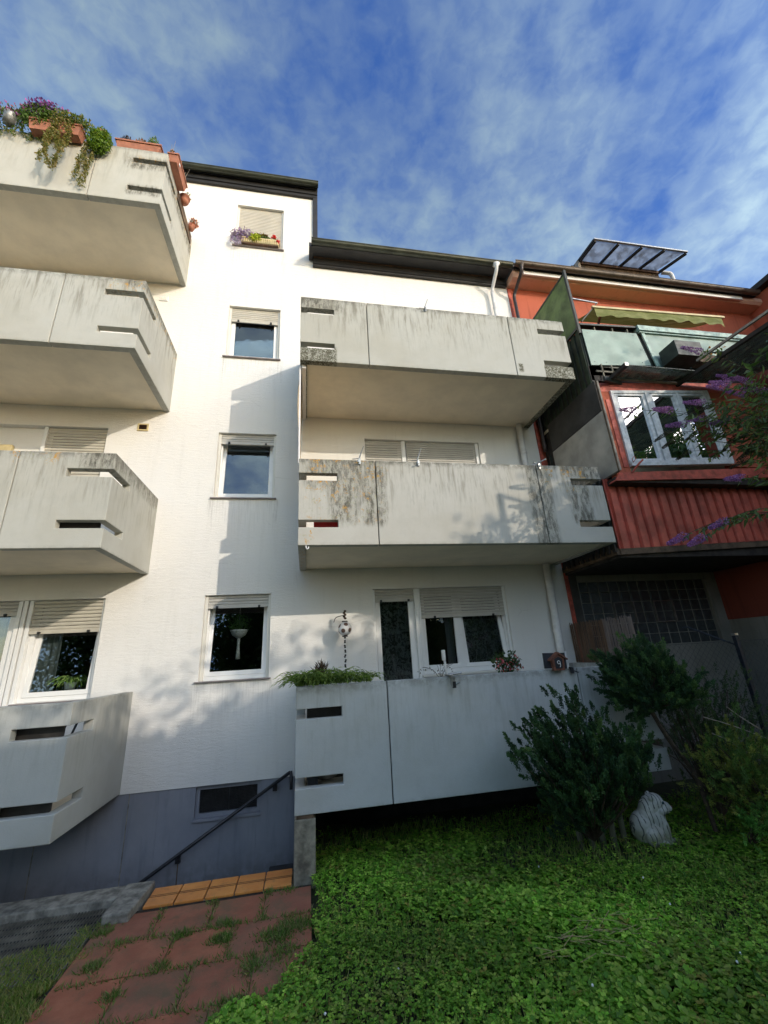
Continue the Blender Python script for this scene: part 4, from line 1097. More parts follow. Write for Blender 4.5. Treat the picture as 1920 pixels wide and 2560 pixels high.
beam((6.14, -2.15, cz + 0.02), (6.38, -4.2, cz + 0.05), 0.035, 0.035, 'palewood', name='canopy_rail')
MB().prism([(6.33, -1.68, cz), (6.57, -4.2, cz), (7.60, -4.2, cz + 0.0), (7.60, -2.2, cz), (7.10, -1.70, cz)], (0, 0, 0.008)).build('canopy_pane', 'glassroof', red)
beam((6.42, -4.1, cz - 0.04), (6.40, -4.95, cz - 0.08), 0.05, 0.06, 'darkwood')
B('canopy_post', 'darkwood', 6.34, 6.40, -6.18, -6.12, GZ, cz, red)
MB().tube([(6.37, -6.15, cz - 0.02), (6.37, -5.55, cz - 0.42), (6.40, -4.92, cz - 0.06)], 0.028, 6).box(6.33, 6.41, -5.60, -5.50, cz - 0.62, cz - 0.36).build('canopy_strut', 'darkwood', red)
beam((5.20, -1.6, cz - 0.10), (4.78, -1.72, cz - 0.12), 0.04, 0.08, 'darkgreen', name='canopy_bracket')
MB().tube(smooth_path([(6.28, -2.3, cz + 0.08), (6.42, -2.36, cz + 0.05), (6.50, -2.2, cz + 0.02)], 4), 0.012, 6).build('canopy_hook', 'darkgreen', red)
# lower wing coming forward on the far right
B('wing_wall', 'wingred', 7.65, 9.5, -2.6, -0.002, 1.75, 6.15, red)
B('wing_plinth', 'greyplaster', 7.66, 9.5, -2.6, -0.002, -1.0, 1.748, red)
# upper wing beyond
B('upper_wing_wall', 'redplaster', 11.2, 13.9, -2.6, -0.002, 5.9, 9.5, red)
B('upper_wing_roof', 'roofdark', 11.0, 14.2, -2.9, 0.4, 9.52, 9.66, red)
# red house eave
gutter_half(4.50, 10.95, -0.49, 9.37, 0.072, 'gutter2', red, 0.50)
B('fascia', 'darkwood', 4.52, 10.9, -0.41, -0.38, 9.30, 9.42, red)
B('white_eave_strip', 'whitestrip', 4.75, 10.55, -0.395, -0.36, 9.20, 9.298, red)
MB().prism([(4.535, 0, 9.18), (4.535, -0.30, 9.19), (4.535, -0.36, 9.24), (4.535, -0.36, 9.34), (4.535, 0, 9.34)], (6.7, 0, 0)).build('eave_soffit', 'cove', red)
MB().prism([(4.54, -0.42, 9.42), (4.54, 6.0, 12.2), (4.54, 6.0, 12.3), (4.54, -0.42, 9.47)], (6.5, 0, 0)).build('roof', 'roofdark', red)
pipe(smooth_path([(4.66, -0.48, 9.33), (4.66, -0.46, 9.2), (4.63, -0.22, 8.98), (4.60, -0.115, 8.82), (4.60, -0.11, 8.5), (4.60, -0.11, 6.0), (4.60, -0.11, 5.0)]), 0.036, 'pipebrown', red)
MB().lathe([(0.035, -0.09), (0.04, -0.05), (0.085, 0.01)], (4.66, -0.48, 9.33), 14).build('gutter_outlet', 'gutter2', red, smooth=True)
# awning over the roof balcony
aw = MB()
n = 40
x0, x1 = 5.28, 8.12
vs = []
for i in range(n + 1):
    x = x0 + (x1 - x0) * i / n; zt = 7.31 + 0.03 * (x - x0)
    vs += [(x, -1.40, zt), (x, -1.415 + 0.02 * math.sin(i * 1.3), zt - 0.17 - 0.035 * abs(math.sin(i * 0.55 + 0.4)) - (0.05 if i in (0, n) else 0))]
aw.add(vs, [(2 * i, 2 * i + 1, 2 * i + 3, 2 * i + 2) for i in range(n)])
awn = aw.build('awning_valance', 'awning', red, smooth=True)
sb = MB(); m_ = 12; vs = []
for j in range(m_ + 1):
    f = j / m_
    for i in range(n + 1):
        x = x0 + (x1 - x0) * i / n + f * 0.55 ; y = -1.40 + 1.36 * f
        vs.append((x, y, 7.30 + 0.03 * (x - x0) + 1.05 * f - 0.14 * math.sin(math.pi * f) * (0.6 + 0.4 * math.sin(i / n * math.pi))))
sb.add(vs, [(j * (n + 1) + i, j * (n + 1) + i + 1, (j + 1) * (n + 1) + i + 1, (j + 1) * (n + 1) + i) for j in range(m_) for i in range(n)])
sb.build('awning_cloth', 'awning', red, smooth=True)
beam((5.24, -1.40, 7.295), (8.18, -1.40, 7.385), 0.04, 0.04, 'cream', name='awning_front_bar')
beam((5.38, -1.38, 7.42), (4.96, -1.38, 6.95), 0.03, 0.03, 'darkgreen', name='awning_arm')
beam((4.66, -1.38, 7.50), (5.40, -1.38, 7.44), 0.02, 0.02, 'steel', name='awning_arm')
beam((5.5, -1.3, 7.30), (6.5, -0.1, 8.1), 0.04, 0.04, 'palewood', name='awning_arm')
beam((7.7, -1.3, 7.38), (7.1, -0.1, 8.2), 0.04, 0.04, 'oldwood', name='awning_arm')
# glazed roof-terrace canopy above the gutter
tz = 10.98
terr = MB().prism([(7.05, 0.50, tz - 0.34), (9.50, 0.50, tz - 0.34), (9.50, 0.50, tz - 0.02), (7.05, 0.50, tz - 0.02)], (0, 0.06, 0)).build('dormer_front', 'oldwood', red)
B('dormer_side', 'palewood', 7.02, 7.10, 0.46, 0.58, tz - 0.6, tz - 0.02, red)
MB().tube(smooth_path([(9.62, 0.5, tz - 0.02), (9.78, 0.42, tz - 0.12), (9.80, 0.40, tz - 0.30), (9.78, 0.40, tz - 0.55)], 4), 0.05, 8).build('dormer_pipe', 'pipewhite', red, smooth=True)
B('dormer_cheek', 'oldwood', 6.95, 9.6, 0.60, 3.0, 9.6, tz - 0.03, red)
tx = [7.14, 7.80, 8.48, 9.14, 9.80]
for i, x in enumerate(tx):
    beam((x, -0.12, tz - 0.07), (7.10 + 0.585 * i + (0.06 if i == 4 else 0), 0.55, tz - 0.07), 0.045, 0.07, 'darkwood', name='terrace_rafter')
beam((7.10, -0.13, tz - 0.01), (9.84, -0.13, tz - 0.01), 0.045, 0.035, 'steel', name='terrace_edge_bar')
beam((7.10, 0.48, tz - 0.11), (9.48, 0.48, tz - 0.11), 0.05, 0.09, 'browntrim', name='terrace_wall_plate')
beam((7.12, -0.12, tz - 0.03), (7.00, 2.0, tz - 0.03), 0.05, 0.06, 'darkwood', name='terrace_rafter')
for i in range(4):
    MB().prism([(tx[i] + 0.03, -0.12, tz + 0.002), (tx[i + 1] - 0.03, -0.12, tz + 0.002), (7.10 + 0.585 * (i + 1) - 0.03, 0.55, tz + 0.002), (7.10 + 0.585 * i + 0.03, 0.55, tz + 0.002)], (0, 0, 0.006)).build('terrace_pane', 'frost', red)

# black planter box hung on the pale green balcony
pb = MB()
pb.voxel([6.03, 6.05, 6.52, 6.54], [-2.00, -1.98, -1.70, -1.68], [5.83, 5.85, 6.12], lambda x, y, z: z < 5.85 or x < 6.05 or x > 6.52 or y < -1.98 or y > -1.70)
pbx = pb.build('hanging_box', 'darkgreen', None, (6.28, -1.84, 5.83), bevel=0.004)
tag(pbx, 'black box hung outside the pale green balcony front beside the buddleia', 'planter')
B('box_soil', 'soil', 6.05, 6.52, -1.98, -1.70, 5.86, 6.08, pbx)
P = np.column_stack([RNG.uniform(6.45, 7.6, 90), RNG.uniform(-1.9, -1.7, 90), RNG.uniform(6.0, 6.12, 90)])
fl = thing('potted_flowers', 'orange flowers in a box right of the black hanging box', 'flowers', (7.0, -1.75, 5.85))
B('flower_box', 'oldwood', 6.6, 7.5, -1.86, -1.69, 5.85, 6.0, fl)
leaf_object('leaf', P, rdir(90, 0.3), 0.09, 0.04, colmix(90, [(0.08, 0.13, 0.04), (0.14, 0.16, 0.05)]), 'leaf', fl)
P2 = P[:26] + [0, -0.02, 0.05]
leaf_object('flower', P2, rdir(26, 0.3), 0.06, 0.05, colmix(26, [(0.6, 0.22, 0.04), (0.5, 0.16, 0.03)]), 'petal', fl)

# ------------------------------------------------------------------ small things on the balconies
def clamp(x, z, kind, label, mat='steel'):
    t = thing('parapet_clamp', label, 'clamp', (x, -1.50, z), 'clamps on the balcony parapets')
    m = MB(); m.box(x - 0.014, x + 0.014, -1.575, -1.43, z + 0.002, z + 0.014); m.box(x - 0.014, x + 0.014, -1.575, -1.558, z - 0.07, z + 0.002)
    m.build('clamp_body', mat, t, bevel=0.002)
    m = MB().tube([(x, -1.565, z - 0.045), (x - 0.03, -1.62, z - 0.05)], 0.006, 6).tube([(x - 0.03, -1.62, z - 0.035), (x - 0.03, -1.62, z - 0.065)], 0.009, 6)
    m.build('clamp_screw', mat, t)
    if kind == 'open':
        MB().tube([(x, -1.5, z + 0.01), (x + 0.01, -1.5, z + 0.06)], 0.008, 6).tube([(x + 0.01, -1.50, z + 0.06), (x + 0.06, -1.52, z + 0.20), (x + 0.07, -1.52, z + 0.23)], [0.012, 0.007, 0.006], 6).tube([(x + 0.01, -1.5, z + 0.05), (x - 0.09, -1.53, z + 0.02)], 0.007, 6).build('clamp_arm', mat, t)
    elif kind == 'bar':
        MB().tube([(x, -1.5, z + 0.01), (x, -1.5, z + 0.05)], 0.010, 6).tube([(x - 0.13, -1.52, z - 0.02), (x + 0.16, -1.50, z + 0.12)], 0.009, 6).ball((x + 0.165, -1.5, z + 0.122), 0.016, 8, 6).ball((x - 0.03, -1.5, z + 0.06), 0.018, 8, 6).build('clamp_arm', mat, t)
    return t
clamp(1.97, BZ[3] + 1.18, 'open', 'small metal clamp with raised lever on the top right balcony parapet')
clamp(0.80, BZ[2] + 1.18, 'open', 'small metal clamp left of the closed shutters on the middle right balcony')
clamp(1.62, BZ[2] + 1.18, 'open', 'metal clamp with lever in front of the wide closed shutter')
clamp(3.44, BZ[2] + 1.18, 'bar', 'metal clamp with slanting bar at the right joint of the middle balcony')
cp = thing('parasol_holder', 'white pole in a chrome clamp on the lowest right balcony parapet', 'pole', (1.765, -1.5, 1.20))
MB().tube([(1.765, -1.47, 1.10), (1.745, -1.47, 1.44)], 0.014, 8).build('pole', 'tanmetal', cp, smooth=True)
B('pole_sleeve', 'tanmetal', 1.722, 1.762, -1.49, -1.45, 1.38, 1.50, cp, 0.006)
MB().box(1.745, 1.785, -1.62, -1.42, 1.203, 1.225).box(1.76, 1.80, -1.64, -1.60, 1.09, 1.21).tube([(1.73, -1.60, 1.225), (1.90, -1.60, 1.235)], 0.012, 8).tube([(1.78, -1.63, 1.11), (1.85, -1.66, 1.14)], 0.010, 8).build('clamp_body', 'steel', cp, bevel=0.003)
MB().box(1.765, 1.80, -1.65, -1.62, 1.08, 1.15).build('clamp_knob', 'black', cp)
sc_ = thing('small_clamp', 'small black clamp under the birdhouse board on the lowest parapet', 'clamp', (3.33, -1.55, 1.2))
MB().box(3.315, 3.345, -1.58, -1.43, 1.202, 1.215).box(3.31, 3.35, -1.60, -1.57, 1.14, 1.21).tube([(3.35, -1.60, 1.17), (3.38, -1.64, 1.15)], 0.008, 6).build('clamp_body', 'railing', sc_, bevel=0.003)

# football lantern with bead chain
fb = thing('football_lantern', 'white lantern printed like a football hanging on the wall beside the balcony door', 'lantern', (0.665, -0.25, 1.88))
bl2 = NT('football_print')
Lc = bl2.loc()
nrm_ = bl2.n('ShaderNodeVectorMath', operation='NORMALIZE'); bl2.put(nrm_.inputs[0], Lc)
ph = (1 + 5 ** 0.5) / 2
best = None
for a in (-1, 1):
    for b in (-ph, ph):
        for v in ((0, a, b), (a, b, 0), (b, 0, a)):
            vv = Matrix.Rotation(0.35, 3, 'X') @ Matrix.Rotation(0.2, 3, 'Z') @ Vector(v).normalized()
            dt = bl2.n('ShaderNodeVectorMath', operation='DOT_PRODUCT'); bl2.put(dt.inputs[0], nrm_.outputs[0]); dt.inputs[1].default_value = vv
            best = dt.outputs['Value'] if best is None else bl2.math('MAXIMUM', best, dt.outputs['Value'])
spot = bl2.ramp(best, 0.940, 0.955)
bc = bl2.mix(spot, (0.62, 0.62, 0.62), (0.10, 0.055, 0.04))
MAT['football'] = bl2.end(bl2.bsdf(bc, 0.55, 0, bl2.bump(bl2.math('SUBTRACT', 1.0, spot), 0.3, 0.004)))
prof = [(0.03, 0.100)] + [(0.1 * math.sin(math.pi * (i + 0.5) / 12.5), 0.1 * math.cos(math.pi * (i + 0.5) / 12.5)) for i in range(1, 12)] + [(0.03, -0.100)]
sp = MB().lathe([(r, h) for r, h in prof][::-1], (0.665, -0.25, 1.88), 28).build('lantern_ball', 'football', fb, (0.665, -0.25, 1.88), smooth=True)
MB().lathe([(0.042, 0), (0.042, 0.014)], (0.665, -0.25, 1.978), 16).lathe([(0.042, 0), (0.042, 0.014)], (0.665, -0.25, 1.768), 16).build('lantern_cap', 'black', fb)
MB().tube(smooth_path([(0.52, -0.01, 2.0), (0.55, -0.10, 2.06), (0.66, -0.25, 2.075)], 5), 0.006, 6).build('lantern_bracket', 'railing', fb)
c = MB()
for k in range(5): c.ball((0.665 + 0.008 * (-1) ** k, -0.25, 2.03 + 0.026 * k), (0.022, 0.02, 0.017), 8, 5)
c.build('pine_cone', 'bark', fb)
bead_b = MB().ball((0, 0, 0), (0.015, 0.015, 0.013), 8, 6).mesh('bead'); bead_b.materials.append(MAT['black'])
bead_w = MB().ball((0, 0, 0), (0.016, 0.016, 0.010), 8, 6).mesh('bead'); bead_w.materials.append(MAT['upvc'])
for k in range(24):
    link('bead', bead_w if k % 3 == 1 else bead_b, fb, (0.665 + random.uniform(-0.009, 0.009), -0.25 + random.uniform(-0.008, 0.008), 1.755 - 0.022 * k))

# birdhouse board
bh = thing('birdhouse_sign', 'small wooden birdhouse on a black board standing on the lowest right parapet', 'sign', (3.12, -1.58, 1.2))
MB().prism([(2.98, -1.58, 1.215), (3.275, -1.58, 1.20), (3.275, -1.58, 1.385), (2.985, -1.58, 1.395)], (0, 0.02, 0)).build('board', 'slate', bh)
MB().prism([(3.07, -1.63, 1.19), (3.21, -1.63, 1.185), (3.225, -1.63, 1.32), (3.15, -1.63, 1.375), (3.06, -1.63, 1.325)], (0, 0.045, 0)).build('house_body', 'birdwood', bh)
MB().prism([(3.095, -1.634, 1.21), (3.185, -1.634, 1.208), (3.195, -1.634, 1.315), (3.15, -1.634, 1.345), (3.09, -1.634, 1.318)], (0, 0.004, 0)).build('house_front', 'slate', bh)
MB().prism([(3.03, -1.65, 1.318), (3.148, -1.65, 1.40), (3.262, -1.65, 1.318), (3.262, -1.65, 1.302), (3.148, -1.65, 1.378), (3.03, -1.65, 1.300)], (0, 0.07, 0)).build('house_roof', 'birdwood', bh)
MB().tube([(3.14 + 0.018 * math.cos(a), -1.640, 1.28 + 0.018 * math.sin(a)) for a in np.linspace(0, 6.283, 14)] , 0.004, 6).tube([(3.158, -1.640, 1.28), (3.156, -1.640, 1.235), (3.145, -1.640, 1.225)], 0.004, 6).build('ring_mark', 'whitestrip', bh)
MB().tube([(3.29, -1.57, 1.2), (3.30, -1.57, 1.40)], 0.010, 6).build('post', 'whitestrip', bh)

# reed screen on the right end of the lowest balcony
rs = thing('reed_screen', 'rolled brown reed screen along the right end of the lowest right balcony', 'screen', (4.44, -0.7, 0.2))
y = 0.0; reedA = []
def reed_mesh(h):
    return MB().tube([(0, 0, 0), (0.002, 0.001, h * 0.5), (0, 0, h)], 0.0052, 5).mesh('reed')
rm = [reed_mesh(1.58 + 0.02 * k) for k in range(3)]; rm2 = [m_.copy() for m_ in rm]
for m_ in rm: m_.materials.append(MAT['reed'])
for m_ in rm2: m_.materials.append(MAT['reed2'])
k = 0; y = -0.03
while y > -1.46:
    o = link('reed', (rm2 if y < -0.86 else rm)[k % 3], rs, (4.445 + random.uniform(-0.004, 0.004), y, 0.21 - random.uniform(0, 0.03)))
    o.rotation_euler = (random.uniform(-0.008, 0.008), random.uniform(-0.004, 0.004), random.uniform(0, 6))
    y -= 0.0105; k += 1
for z in (0.5, 0.9, 1.25, 1.6): MB().tube([(4.452, -0.03, z), (4.452, -1.45, z)], 0.0025, 4).build('binding_wire', 'wire', rs)

# small bits inside the lowest balcony seen through its slots
ch = thing('garden_chair_stack', 'dark folded chairs glimpsed through the slots of the bottom left balcony', 'chair', (-2.6, -0.9, 0.2))
for q in range(3):
    MB().tube([(-2.85 + 0.12 * q, -1.0, 0.22), (-2.55 + 0.10 * q, -0.9, 1.12)], 0.012, 6).build('chair_tube', 'railing', ch)
MB().tube([(-2.9, -1.1, 1.0), (-2.4, -0.9, 1.06)], 0.012, 6).build('chair_tube', 'black', ch)
for (lz, lab) in ((LZ[2], 'dark backing added as shade behind the lower slot of the second left balcony'), (LZ[1], 'dark backing added as shade behind the slots of the bottom left balcony')):
    tag(B('slot_shade_board', 'darkpanel', -3.0, -2.30, -1.38, -1.36, lz + 0.203, lz + (0.62 if lz > 1 else 1.08), None), lab, 'board')  # dark boards stand in for the shade inside the slots
pk = B('pink_cushion', 'red', 0.55 - 0.35, 0.60, -1.30, -1.10, BZ[2] + 0.2, BZ[2] + 0.52, None, 0.02)
tag(pk, 'crimson cushion seen through the lower left slot of the middle right balcony', 'cushion')
rk = MB().ball((0.33, -1.25, 0.29), (0.14, 0.1, 0.07), 14, 8).build('stone', 'kerbcon', None, (0.33, -1.25, 0.22), smooth=True)
tag(rk, 'rounded stone lying in the lower slot of the lowest right balcony', 'stone')
tb = B('floor_tile_stack', 'slate', 0.13, 0.24, -1.4, -1.2, 0.202, 0.29, None, 0.004)
tag(tb, 'small dark block lying left of the stone in the lower slot', 'block')
ib = B('inner_windscreen', 'darkpanel', 0.12, 0.9, -1.12, -1.10, 0.205, 1.0, None)
tag(ib, 'dark screen board behind the slots of the lowest right balcony', 'screen')

# ------------------------------------------------------------------ plants on the balconies
GREEN = [(0.05, 0.10, 0.02), (0.09, 0.16, 0.03), (0.13, 0.20, 0.04)]
DRY = [(0.22, 0.20, 0.07), (0.30, 0.22, 0.09), (0.14, 0.16, 0.05)]
PURP = [(0.25, 0.08, 0.40), (0.40, 0.12, 0.45), (0.12, 0.05, 0.28)]
def blob(n, c, r, flat=1.0):
    d = RNG.normal(size=(n, 3)); d /= np.linalg.norm(d, axis=1, keepdims=True)
    return np.array(c) + d * np.array(r) * (RNG.random((n, 1)) ** 0.45)
def trailer(c, n, drop, width, sway=0.05):
    """hanging strand cloud below point c"""
    t = RNG.random(n) ** 0.8
    s_ = RNG.integers(0, 7, n)
    x = c[0] + (s_ / 6 - 0.5) * width * (1 - 0.35 * t) + sway * np.sin(t * 5 + s_) + RNG.normal(size=n) * 0.012
    y = c[1] + RNG.normal(size=n) * 0.012 - 0.02 * np.sin(s_)
    z = c[2] - t * drop * (0.6 + 0.4 * np.sin(s_ * 1.7 + 1) ** 2)
    return np.column_stack([x, y, z])
def planter_box(name, label, x0, x1, y0, y1, z0, z1, m='terracotta', cat='planter', group=None):
    t = thing(name, label, cat, ((x0 + x1) / 2, (y0 + y1) / 2, z0), group)
    mb = MB(); tp = 0.025
    a = [(x0 + tp, y0 + tp, z0), (x1 - tp, y0 + tp, z0), (x1 - tp, y1 - tp, z0), (x0 + tp, y1 - tp, z0)]
    b = [(x0, y0, z1), (x1, y0, z1), (x1, y1, z1), (x0, y1, z1)]
    i_ = [(x0 + 0.012, y0 + 0.012, z1), (x1 - 0.012, y0 + 0.012, z1), (x1 - 0.012, y1 - 0.012, z1), (x0 + 0.012, y1 - 0.012, z1)]
    j_ = [(p[0], p[1], z1 - 0.03) for p in i_]
    mb.add(a + b + i_ + j_, [(3, 2, 1, 0)] + [(k, (k + 1) % 4, 4 + (k + 1) % 4, 4 + k) for k in range(4)] + [(4 + k, 4 + (k + 1) % 4, 8 + (k + 1) % 4, 8 + k) for k in range(4)] + [(8 + k, 8 + (k + 1) % 4, 12 + (k + 1) % 4, 12 + k) for k in range(4)])
    mb.build('planter_box', m, t)
    r = MB(); rr = 0.010
    r.voxel([x0 - rr, x0, x1, x1 + rr], [y0 - rr, y0, y1, y1 + rr], [z1 - 0.028, z1 + 0.003], lambda x, y, z: not (x0 < x < x1 and y0 < y < y1)).build('planter_rim', m, t)
    B('soil', 'soil', x0 + 0.013, x1 - 0.013, y0 + 0.013, y1 - 0.013, z1 - 0.06, z1 - 0.025, t)
    return t
LT = LZ[4] + 1.187   # rim of the topmost left parapet
pA = planter_box('flower_box', 'terracotta box of purple petunias hung outside the topmost left balcony', -4.12, -3.40, -1.73, -1.56, LT - 0.13, LT + 0.07)
n = 1700; P = blob(n, (-3.98, -1.68, LT + 0.18), (0.33, 0.13, 0.26)); leaf_object('leaf', P, rdir(n, 0.3), 0.055, 0.022, colmix(n, GREEN), 'leaf', pA)
n = 240; P = blob(n, (-3.95, -1.70, LT + 0.33), (0.30, 0.13, 0.20)); leaf_object('flower', P, rdir(n, 0.2) - np.array([0, 0.5, 0]), 0.05, 0.05, colmix(n, PURP, 0.3), 'petal', pA, fold=0.1)
n = 1300; P = blob(n, (-3.60, -1.69, LT + 0.15), (0.34, 0.13, 0.16)); leaf_object('leaf', P, rdir(n, 0.2), 0.045, 0.025, colmix(n, DRY + GREEN), 'leaf', pA)
n = 1500; P = trailer((-3.66, -1.77, LT + 0.12), n, 1.15, 0.26); leaf_object('trailing_leaf', P, rdir(n, -0.4), 0.040, 0.024, colmix(n, DRY), 'leaf', pA)
pT = thing('hanging_pot_plant', 'bright green bushy plant hanging at the joint of the topmost left balcony', 'plant', (-3.17, -1.66, LT - 0.2))
n = 1500; P = blob(n, (-3.14, -1.66, LT - 0.10), (0.17, 0.11, 0.26)); leaf_object('leaf', P, rdir(n, -0.3), 0.050, 0.024, colmix(n, [(0.13, 0.22, 0.02), (0.22, 0.30, 0.04), (0.07, 0.13, 0.02)]), 'leaf', pT)
n = 700; P = trailer((-3.30, -1.63, LT - 0.12), n, 0.98, 0.13, 0.04); leaf_object('trailing_leaf', P, rdir(n, -0.4), 0.038, 0.022, colmix(n, DRY), 'leaf', pT)
MB().lathe([(0.06, 0), (0.085, 0.14)], (-3.16, -1.62, LT - 0.02), 14).build('pot', 'terracotta', pT)
pB = planter_box('flower_box', 'long terracotta box on the rim of the topmost left parapet', -2.98, -2.30, -1.57, -1.43, LT + 0.002, LT + 0.15)
for cx, hh, pal in ((-2.85, 0.10, [(0.10, 0.05, 0.06), (0.06, 0.05, 0.04)]), (-2.62, 0.08, [(0.35, 0.12, 0.05), (0.15, 0.10, 0.04)]), (-2.46, 0.17, [(0.10, 0.17, 0.05), (0.16, 0.22, 0.08)])):
    n = 260; P = blob(n, (cx, -1.5, LT + 0.16 + hh * 0.5), (0.09, 0.06, hh)); leaf_object('leaf', P, rdir(n, 1.0), 0.045, 0.014, colmix(n, pal), 'leaf', pB)
pC = planter_box('flower_box', 'terracotta box with dry stalks at the corner of the topmost left balcony', -2.205, -2.04, -1.50, -0.98, LT - 0.06, LT + 0.11)
n = 220; P = blob(n, (-2.14, -1.35, LT + 0.17), (0.09, 0.16, 0.07)); leaf_object('leaf', P, rdir(n, 0.8), 0.045, 0.018, colmix(n, [(0.30, 0.12, 0.07), (0.12, 0.13, 0.05), (0.4, 0.2, 0.12)]), 'leaf', pC)
m = MB()
for (a, b) in (((-2.17, -1.45, LT + 0.1), (-2.12, -1.50, LT + 0.42)), ((-2.17, -1.45, LT + 0.1), (-2.17, -1.50, LT + 0.33)), ((-2.10, -1.05, LT + 0.1), (-1.98, -1.12, LT + 0.36)), ((-2.12, -1.1, LT + 0.1), (-2.05, -1.1, LT + 0.30))):
    m.tube([a, b], [0.004, 0.002], 4)
m.build('dry_stalk', 'palewood', pC)
B('price_sticker', 'whitestrip', -2.042, -2.037, -1.42, -1.38, LT - 0.03, LT + 0.02, pC)
pD = thing('half_round_pot', 'half round terracotta pot hung on the side of the topmost left balcony', 'planter', (-2.09, -0.75, LT - 0.1))
MB().lathe([(0.05, 0), (0.075, 0.05), (0.088, 0.13), (0.094, 0.13), (0.094, 0.15)], (-2.12, -0.80, LT - 0.08), 20).build('pot', 'terracotta', pD, smooth=True)
n = 60; P = blob(n, (-2.09, -0.8, LT + 0.1), (0.07, 0.07, 0.05)); leaf_object('leaf', P, rdir(n, 0.8), 0.05, 0.018, colmix(n, DRY), 'leaf', pD)
B('planter_board', 'oldwood', -2.178, -2.160, -0.98, -0.12, LT - 0.22, LT - 0.02, pD)
pE = thing('small_wall_pot', 'small terracotta pot with succulent at the wall end of the topmost left balcony', 'planter', (-2.09, -0.30, LT - 0.05))
MB().lathe([(0.04, 0), (0.06, 0.07), (0.065, 0.12)], (-2.12, -0.30, LT - 0.08), 16).build('pot', 'terracotta', pE, smooth=True)
n = 160; P = blob(n, (-2.08, -0.32, LT + 0.07), (0.09, 0.09, 0.08)); leaf_object('leaf', P, rdir(n, 0.3), 0.05, 0.022, colmix(n, [(0.45, 0.12, 0.09), (0.15, 0.12, 0.05), (0.5, 0.2, 0.12)]), 'leaf', pE)
pF = thing('metal_pot_plant', 'shiny metal pot with pink flowers at the left edge on the topmost balcony', 'plant', (-4.45, -1.62, LT))
MB().lathe([(0.07, 0), (0.085, 0.16), (0.09, 0.18)], (-4.42, -1.66, LT - 0.02), 18).build('pot', 'zincpot', pF, smooth=True)
n = 700; P = blob(n, (-4.42, -1.62, LT + 0.20), (0.32, 0.13, 0.14)); leaf_object('leaf', P, rdir(n, 0.2), 0.05, 0.02, colmix(n, GREEN + [(0.16, 0.10, 0.05)]), 'leaf', pF)
n = 70; P = blob(n, (-4.35, -1.66, LT + 0.24), (0.32, 0.12, 0.13)); leaf_object('flower', P, rdir(n, 0.2) - np.array([0, 0.5, 0]), 0.05, 0.045, colmix(n, [(0.55, 0.16, 0.38), (0.35, 0.12, 0.4)], 0.2), 'petal', pF)
n = 350; P = trailer((-4.25, -1.60, LT + 0.05), n, 0.28, 0.75, 0.03); leaf_object('trailing_leaf', P, rdir(n, -0.3), 0.045, 0.02, colmix(n, DRY + GREEN), 'leaf', pF)

# window box of the top window
wb = planter_box('window_box', 'cream window box with lilac, yellow and red flowers at the top window', -1.24, -0.49, -0.085, 0.03, 9.552, 9.70, 'cream')
for k in range(17):
    B('box_slat', 'cream', -1.228 + 0.0435 * k, -1.203 + 0.0435 * k, -0.096, -0.080, 9.565, 9.675, wb)
B('box_tray', 'browntrim', -1.22, -0.50, -0.09, 0.03, 9.533, 9.551, wb)
n = 420; P = blob(n, (-1.20, -0.09, 9.76), (0.24, 0.10, 0.13)); leaf_object('lilac_flower', P, rdir(n), 0.035, 0.032, colmix(n, [(0.30, 0.20, 0.48), (0.45, 0.33, 0.60)], 0.2), 'petal', wb)
n = 300; P = trailer((-1.33, -0.1, 9.80), n, 0.36, 0.22, 0.03); leaf_object('lilac_flower', P, rdir(n), 0.032, 0.028, colmix(n, [(0.35, 0.24, 0.55), (0.48, 0.40, 0.62)], 0.2), 'petal', wb)
n = 420; P = blob(n, (-0.9, -0.03, 9.74), (0.42, 0.08, 0.09)); leaf_object('leaf', P, rdir(n, 0.4), 0.045, 0.02, colmix(n, GREEN), 'leaf', wb)
n = 230; P = blob(n, (-0.83, -0.02, 9.82), (0.13, 0.06, 0.08)); leaf_object('bronze_leaf', P, rdir(n, 0.4), 0.05, 0.03, colmix(n, [(0.16, 0.09, 0.04), (0.22, 0.14, 0.05)]), 'leaf', wb)
n = 260; P = blob(n, (-0.97, -0.12, 9.68), (0.11, 0.05, 0.09)); leaf_object('yellow_leaf', P, rdir(n, 0.1), 0.045, 0.022, colmix(n, [(0.50, 0.52, 0.05), (0.40, 0.45, 0.06)]), 'leaf', wb)
n = 60; P = blob(n, (-0.60, -0.04, 9.84), (0.035, 0.03, 0.035)); leaf_object('red_flower', P, rdir(n), 0.035, 0.035, colmix(n, [(0.7, 0.03, 0.04), (0.8, 0.10, 0.12)], 0.1), 'petal', wb)
n = 50; P = blob(n, (-0.50, -0.09, 9.67), (0.03, 0.03, 0.04)); leaf_object('red_flower', P, rdir(n), 0.03, 0.03, colmix(n, [(0.7, 0.05, 0.10)], 0.1), 'petal', wb)

